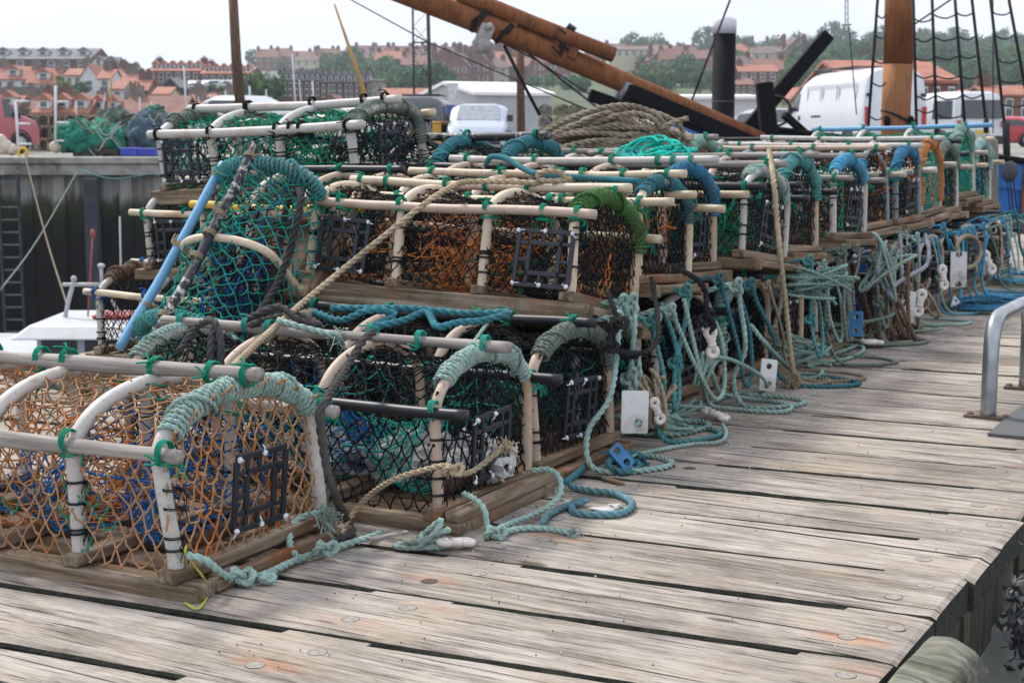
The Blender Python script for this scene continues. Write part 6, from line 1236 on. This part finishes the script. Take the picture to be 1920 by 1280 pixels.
# rows of houses on the far slopes
protos = []
for i, (wl, rf_, w_, h_, rh) in enumerate(((BRD, ROB, 9, 5.2, 2.6), (BRK, ROD, 8, 5.4, 3.0), (BRD, ROD, 12, 5.0, 2.4), (BRK, ROB, 7, 5.6, 3.4), (CRW, ROB, 9, 4.6, 2.2), (BRK, ROR, 9, 5.2, 2.6))):
    protos.append(H('hillside_house', 'brick house in the terraced rows on the far hillside', 0, 0, 0, 0, 0, 0, wl, rf_, 3, 2, 0, 2, group='houses on the far hillside', world=(-w_/2, w_/2, h_+rh, h_, 0), gable=(i == 3)))
scan_kids(); used = set()
def phouse(i, x, y, z, yaw, s=1.0):
    src = protos[i]
    if i not in used: used.add(i); o = src
    else: o = copy_tree(src)
    o.matrix_world = mat4((x, y, z), yaw)@Matrix.Scale(s, 4)
HP = []
for row, (py, x0, x1, dx) in enumerate(((133, 480, 690, 24), (128, 690, 1010, 26), (137, 700, 1040, 25), (147, 735, 1050, 27), (158, 800, 1060, 30), (128, 1165, 1500, 30), (118, 1260, 1330, 26), (142, 1240, 1350, 30), (113, 1380, 1530, 26), (124, 1400, 1480, 30), (137, 1150, 1240, 32), (170, 1380, 1440, 34), (142, 1620, 1720, 40), (160, 820, 900, 36))):
    for x in np.arange(x0, x1, dx):
        if rgb.random() < .12: continue
        p = TP(x+rgb.uniform(-5, 5), py+rgb.uniform(-2, 2)); HP.append(p); k = int(rgb.choice(6, p=[.28, .24, .2, .14, .06, .08])); phouse(k, p[0], p[1], p[2]-.6, rgb.uniform(-.35, .35), 1.0+rgb.uniform(-.08, .12))
for k in range(6):
    if k not in used: phouse(k, *TP(900+k*12, 140), 0)
# ---- trees
LEAF = []
def leafm(name, c):
    def b_(t, b):
        at_ = t.n('Attribute', attribute_name='rnd').outputs['Fac']; v = t.co('Object'); f = t.math('ADD', t.math('MULTIPLY', at_, .6), t.math('MULTIPLY', t.noise(v, .5, 3, .6), .5))
        t.l(t.ramp(f, [(.2, sc(c, .5)), (.5, c), (.85, sc(c, 1.7))]), b.inputs['Base Color']); b.inputs['Roughness'].default_value = .8; b.inputs['Specular IOR Level'].default_value = .2
    return M_(name, b_)
LG = [leafm('leaf_mid', (.10, .18, .055)), leafm('leaf_dark', (.06, .125, .05)), leafm('leaf_light', (.17, .22, .06)), leafm('leaf_blue', (.06, .13, .065))]
BARK = simple('bark', (.09, .065, .045), .95)
def tree_proto(name, label, h, w, mat, seed, group, trunkf=.3):
    rg = np.random.default_rng(seed); root = empty(name, loc=(0, 0, 0), label=label, cat='tree', group=group); mb = MB()
    tube(mb, [(0, 0, -1.5), (.1, 0, h*.25), (0, .1, h*.6), (.1, 0, h*.85)], [.28, .22, .12, .04], 7)
    for k in range(6): a = rg.uniform(0, 6.3); z = h*rg.uniform(.25, .6); tube(mb, [(0, 0, z), (math.cos(a)*w*.25, math.sin(a)*w*.25, z+h*.12), (math.cos(a)*w*.42, math.sin(a)*w*.42, z+h*.25)], [.10, .06, .02], 5)
    mb.build('trunk', [BARK], parent=root)
    C = []
    for k in range(26):
        d = nrm(rg.normal(size=3)); rr = rg.uniform(.35, 1)**.6; C.append((d*[w*.42*rr, w*.42*rr, h*.38*rr]+[0, 0, h*.50], rg.uniform(.10, .20)*w))
    n = 1300; ci = rg.integers(0, 26, n); cc = np.array([c for c, s in C])[ci]; ss = np.array([s for c, s in C])[ci]; d = nrm(rg.normal(size=(n, 3))); P = cc+d*ss[:, None]*rg.uniform(.6, 1.05, (n, 1))
    P[:, 2] = np.maximum(P[:, 2], h*.03); nn = nrm(d+rg.normal(0, .5, (n, 3))); a = nrm(np.cross(nn, rg.normal(size=(n, 3)))); b = np.cross(nn, a); s = rg.uniform(.16, .42, (n, 1))*w/8
    V = np.stack([P-a*s, P-b*s*.8, P+a*s, P+b*s*.8], 1).reshape(-1, 3); mb = MB(); cr = np.random.default_rng(seed+5).random(26)
    mb.add(V, [np.arange(n*4).reshape(n, 4)], 0, rnd=np.repeat(np.clip(cr[ci]*.7+rg.random(n)*.35, 0, 1), 4)); mb.build('crown', [mat], parent=root, smooth=False, rnd=True)
    return root
TPR = [tree_proto('broadleaf_tree', 'leafy green tree among the houses and woods of the hillside', 8, 7.5, LG[0], 1, 'trees on the hillside'), tree_proto('broadleaf_tree', 'leafy green tree among the houses and woods of the hillside', 9, 8, LG[1], 2, 'trees on the hillside'), tree_proto('broadleaf_tree', 'leafy green tree among the houses and woods of the hillside', 6, 7, LG[2], 3, 'trees on the hillside'),
       tree_proto('broadleaf_tree', 'leafy green tree among the houses and woods of the hillside', 10, 9, LG[3], 4, 'trees on the hillside'), tree_proto('broadleaf_tree', 'leafy green tree among the houses and woods of the hillside', 7, 9, LG[1], 5, 'trees on the hillside')]
scan_kids(); usedt = set()
def ptree(i, p, s, label=None, group=None):
    o = TPR[i] if i not in usedt else copy_tree(TPR[i]); usedt.add(i); o.location = tuple(p); o.scale = (s, s, s*rgb.uniform(.85, 1.1)); o.rotation_euler = (0, 0, rgb.uniform(0, 6.3))
    if label: o['label'] = label; del o['group']
    return o
for i in range(5): ptree(i, TP(1500+i*40, 120), 1.0)
# named ones near the cottages
for (x, yb, yt, Y, k, lb) in ((468, 195, 125, 150, 0, 'big green tree right of the tall brown pole'), (503, 195, 138, 152, 4, 'olive brown tree beside the big green one'), (152, 184, 148, 180, 1, 'dark bushy tree in front of the tall white gable'), (122, 182, 150, 186, 2, 'light green bushes left of the dark tree under the cottages'), (140, 186, 168, 178, 2, 'round light green bush at the foot of the white gable'), (32, 182, 158, 186, 1, 'dark shrub on the stone terrace at the left'), (252, 145, 117, 225, 2, 'light green tree between slate wing and brick warehouse'), (112, 158, 138, 200, 2, 'light green shrub right of the big red cottage roof'), (398, 172, 152, 205, 1, 'dark tree in front of the lower warehouse'), (415, 175, 158, 205, 1, 'small dark tree beside the brown pole')):
    h = (yb-yt)/F*Y; p = D(x, yb, Y); ptree(k, p, h/(8, 9, 6, 10, 7)[k], lb)
for (py, x0, x1, dx, s0) in ((151, 690, 800, 13, .8), (163, 700, 850, 14, .7), (175, 720, 860, 15, .6), (140, 600, 700, 18, .9), (158, 590, 700, 18, .7), (152, 900, 1040, 30, .6), (142, 1190, 1350, 22, .8), (160, 1200, 1345, 11, .75), (172, 1180, 1345, 13, .7), (110, 1190, 1260, 12, 1.2), (98, 1320, 1345, 20, 1.0), (108, 1380, 1600, 20, 1.05), (130, 1380, 1500, 28, .9), (160, 1440, 1560, 12, .8), (120, 1500, 1700, 12, 1.0), (107, 1520, 1925, 12, 1.15), (117, 1500, 1925, 12, 1.05), (130, 1500, 1925, 12, 1.1), (143, 1500, 1925, 12, 1.0), (156, 1500, 1925, 14, .8), (168, 1560, 1925, 16, .7), (178, 1540, 1700, 16, .6), (131, 480, 620, 22, .8), (126, 820, 1000, 45, .8), (176, 1380, 1500, 18, .6), (170, 1000, 1100, 30, .5)):
    for x in np.arange(x0, x1, dx):
        if rgb.random() < .10: continue
        p = TP(x+rgb.uniform(-5, 5), py+rgb.uniform(-3, 3)); ptree(int(rgb.choice(5, p=[.3, .22, .16, .18, .14])) if x < 1500 else int(rgb.choice([1, 3, 4, 0])), p-[0, 0, .4], s0*rgb.uniform(.75, 1.15)*(1 if p[1] < 640 else 1.2))
# stone terrace wall
mb = MB(); a, b_ = D(0, 182, 184), D(112, 182, 184); box(mb, a[0]-3, b_[0], 184, 185, a[2]-3, D(0, 164, 184)[2]); tag(mb.build('terrace_wall', [STN], smooth=False), 'old stone terrace wall under the left cottages', 'wall')
# parked cars up the hill
fc = vehicle('distant_car', 'car', 'small white car parked below the brick warehouse', (0, 0, 0), 0, 4.2, 1.78, CARP, (.6, .62, .65), .98, plate=False, handles=False, sidewin=((.2, .55),), screen=(.60, .74)); fc['group'] = 'cars parked below the brick warehouse'
scan_kids()
for k, x in enumerate((380, 392, 404, 416, 428, 366)):
    o = fc if k == 0 else copy_tree(fc); p = D(x, 171, 210); o.matrix_world = mat4(tuple(p), rgb.uniform(-.4, .4)+math.pi/2*(k % 2))
# ---- haze
def hazem():
    m = bpy.data.materials.new('haze'); m.use_nodes = True; nt = m.node_tree; nt.nodes.clear(); o = nt.nodes.new('ShaderNodeOutputMaterial'); v = nt.nodes.new('ShaderNodeVolumePrincipled'); v.inputs['Color'].default_value = (.82, .90, 1, 1); v.inputs['Density'].default_value = HAZE; v.inputs['Anisotropy'].default_value = .2; nt.links.new(v.outputs[0], o.inputs['Volume']); return m
HAZE = .00036
mb = MB(); box(mb, -440, 480, -45, 920, -6.5, 60); tag(mb.build('haze', [hazem()], smooth=False), kind='stuff')
# ------------------------------------------------------------------ light, sky, camera
for o in LIB: bpy.data.objects.remove(o, do_unlink=True)
SUN_EL, SUN_AZ = math.radians(52), math.radians(-38)      # hazy sun, ahead of the camera and to the left
w = bpy.data.worlds.new('World'); SC.world = w; w.use_nodes = True; nt = w.node_tree; nt.nodes.clear(); t = NT(nt)
out = t.n('OutputWorld'); bg = t.n('Background'); sky = t.n('TexSky', sky_type='NISHITA'); sky.sun_disc = False; sky.sun_elevation = SUN_EL; sky.sun_rotation = SUN_AZ
sky.air_density = 1.0; sky.dust_density = 4.0; sky.ozone_density = 1.0
v = t.co('Generated', (1, 1, 3)); cl = t.ramp(t.noise(v, 2.2, 5, .55, .3), [(.35, (7.7, 8.2, 9.3)), (.65, (8.9, 9.3, 10.3))])
col = t.mix(.86, sky.outputs[0], cl); t.l(col, bg.inputs[0]); bg.inputs[1].default_value = .104; t.l(bg.outputs[0], out.inputs[0])
sd = bpy.data.lights.new('sun', 'SUN'); sd.energy = 3.0; sd.angle = math.radians(8); sd.color = (1, .95, .88)
so = bpy.data.objects.new('sun', sd); COL.objects.link(so)
dirv = Vector((math.sin(SUN_AZ)*math.cos(SUN_EL), math.cos(SUN_AZ)*math.cos(SUN_EL), math.sin(SUN_EL)))
so.rotation_euler = dirv.to_track_quat('Z', 'Y').to_euler()
cd = bpy.data.cameras.new('camera'); cam = bpy.data.objects.new('camera', cd); COL.objects.link(cam)
cd.sensor_width = 36; cd.lens = 52.5; cd.clip_start = .05; cd.clip_end = 5000
cam.location = (0, 0, CH); cam.rotation_euler = (math.pi/2-TH, 0, 0)
cd.dof.use_dof = True; cd.dof.focus_distance = 3.9; cd.dof.aperture_fstop = 9.5
SC.camera = cam
SC.view_settings.view_transform = 'Standard'; SC.view_settings.look = 'None'; SC.view_settings.exposure = 0.38; SC.view_settings.gamma = 1
SC.render.film_transparent = False
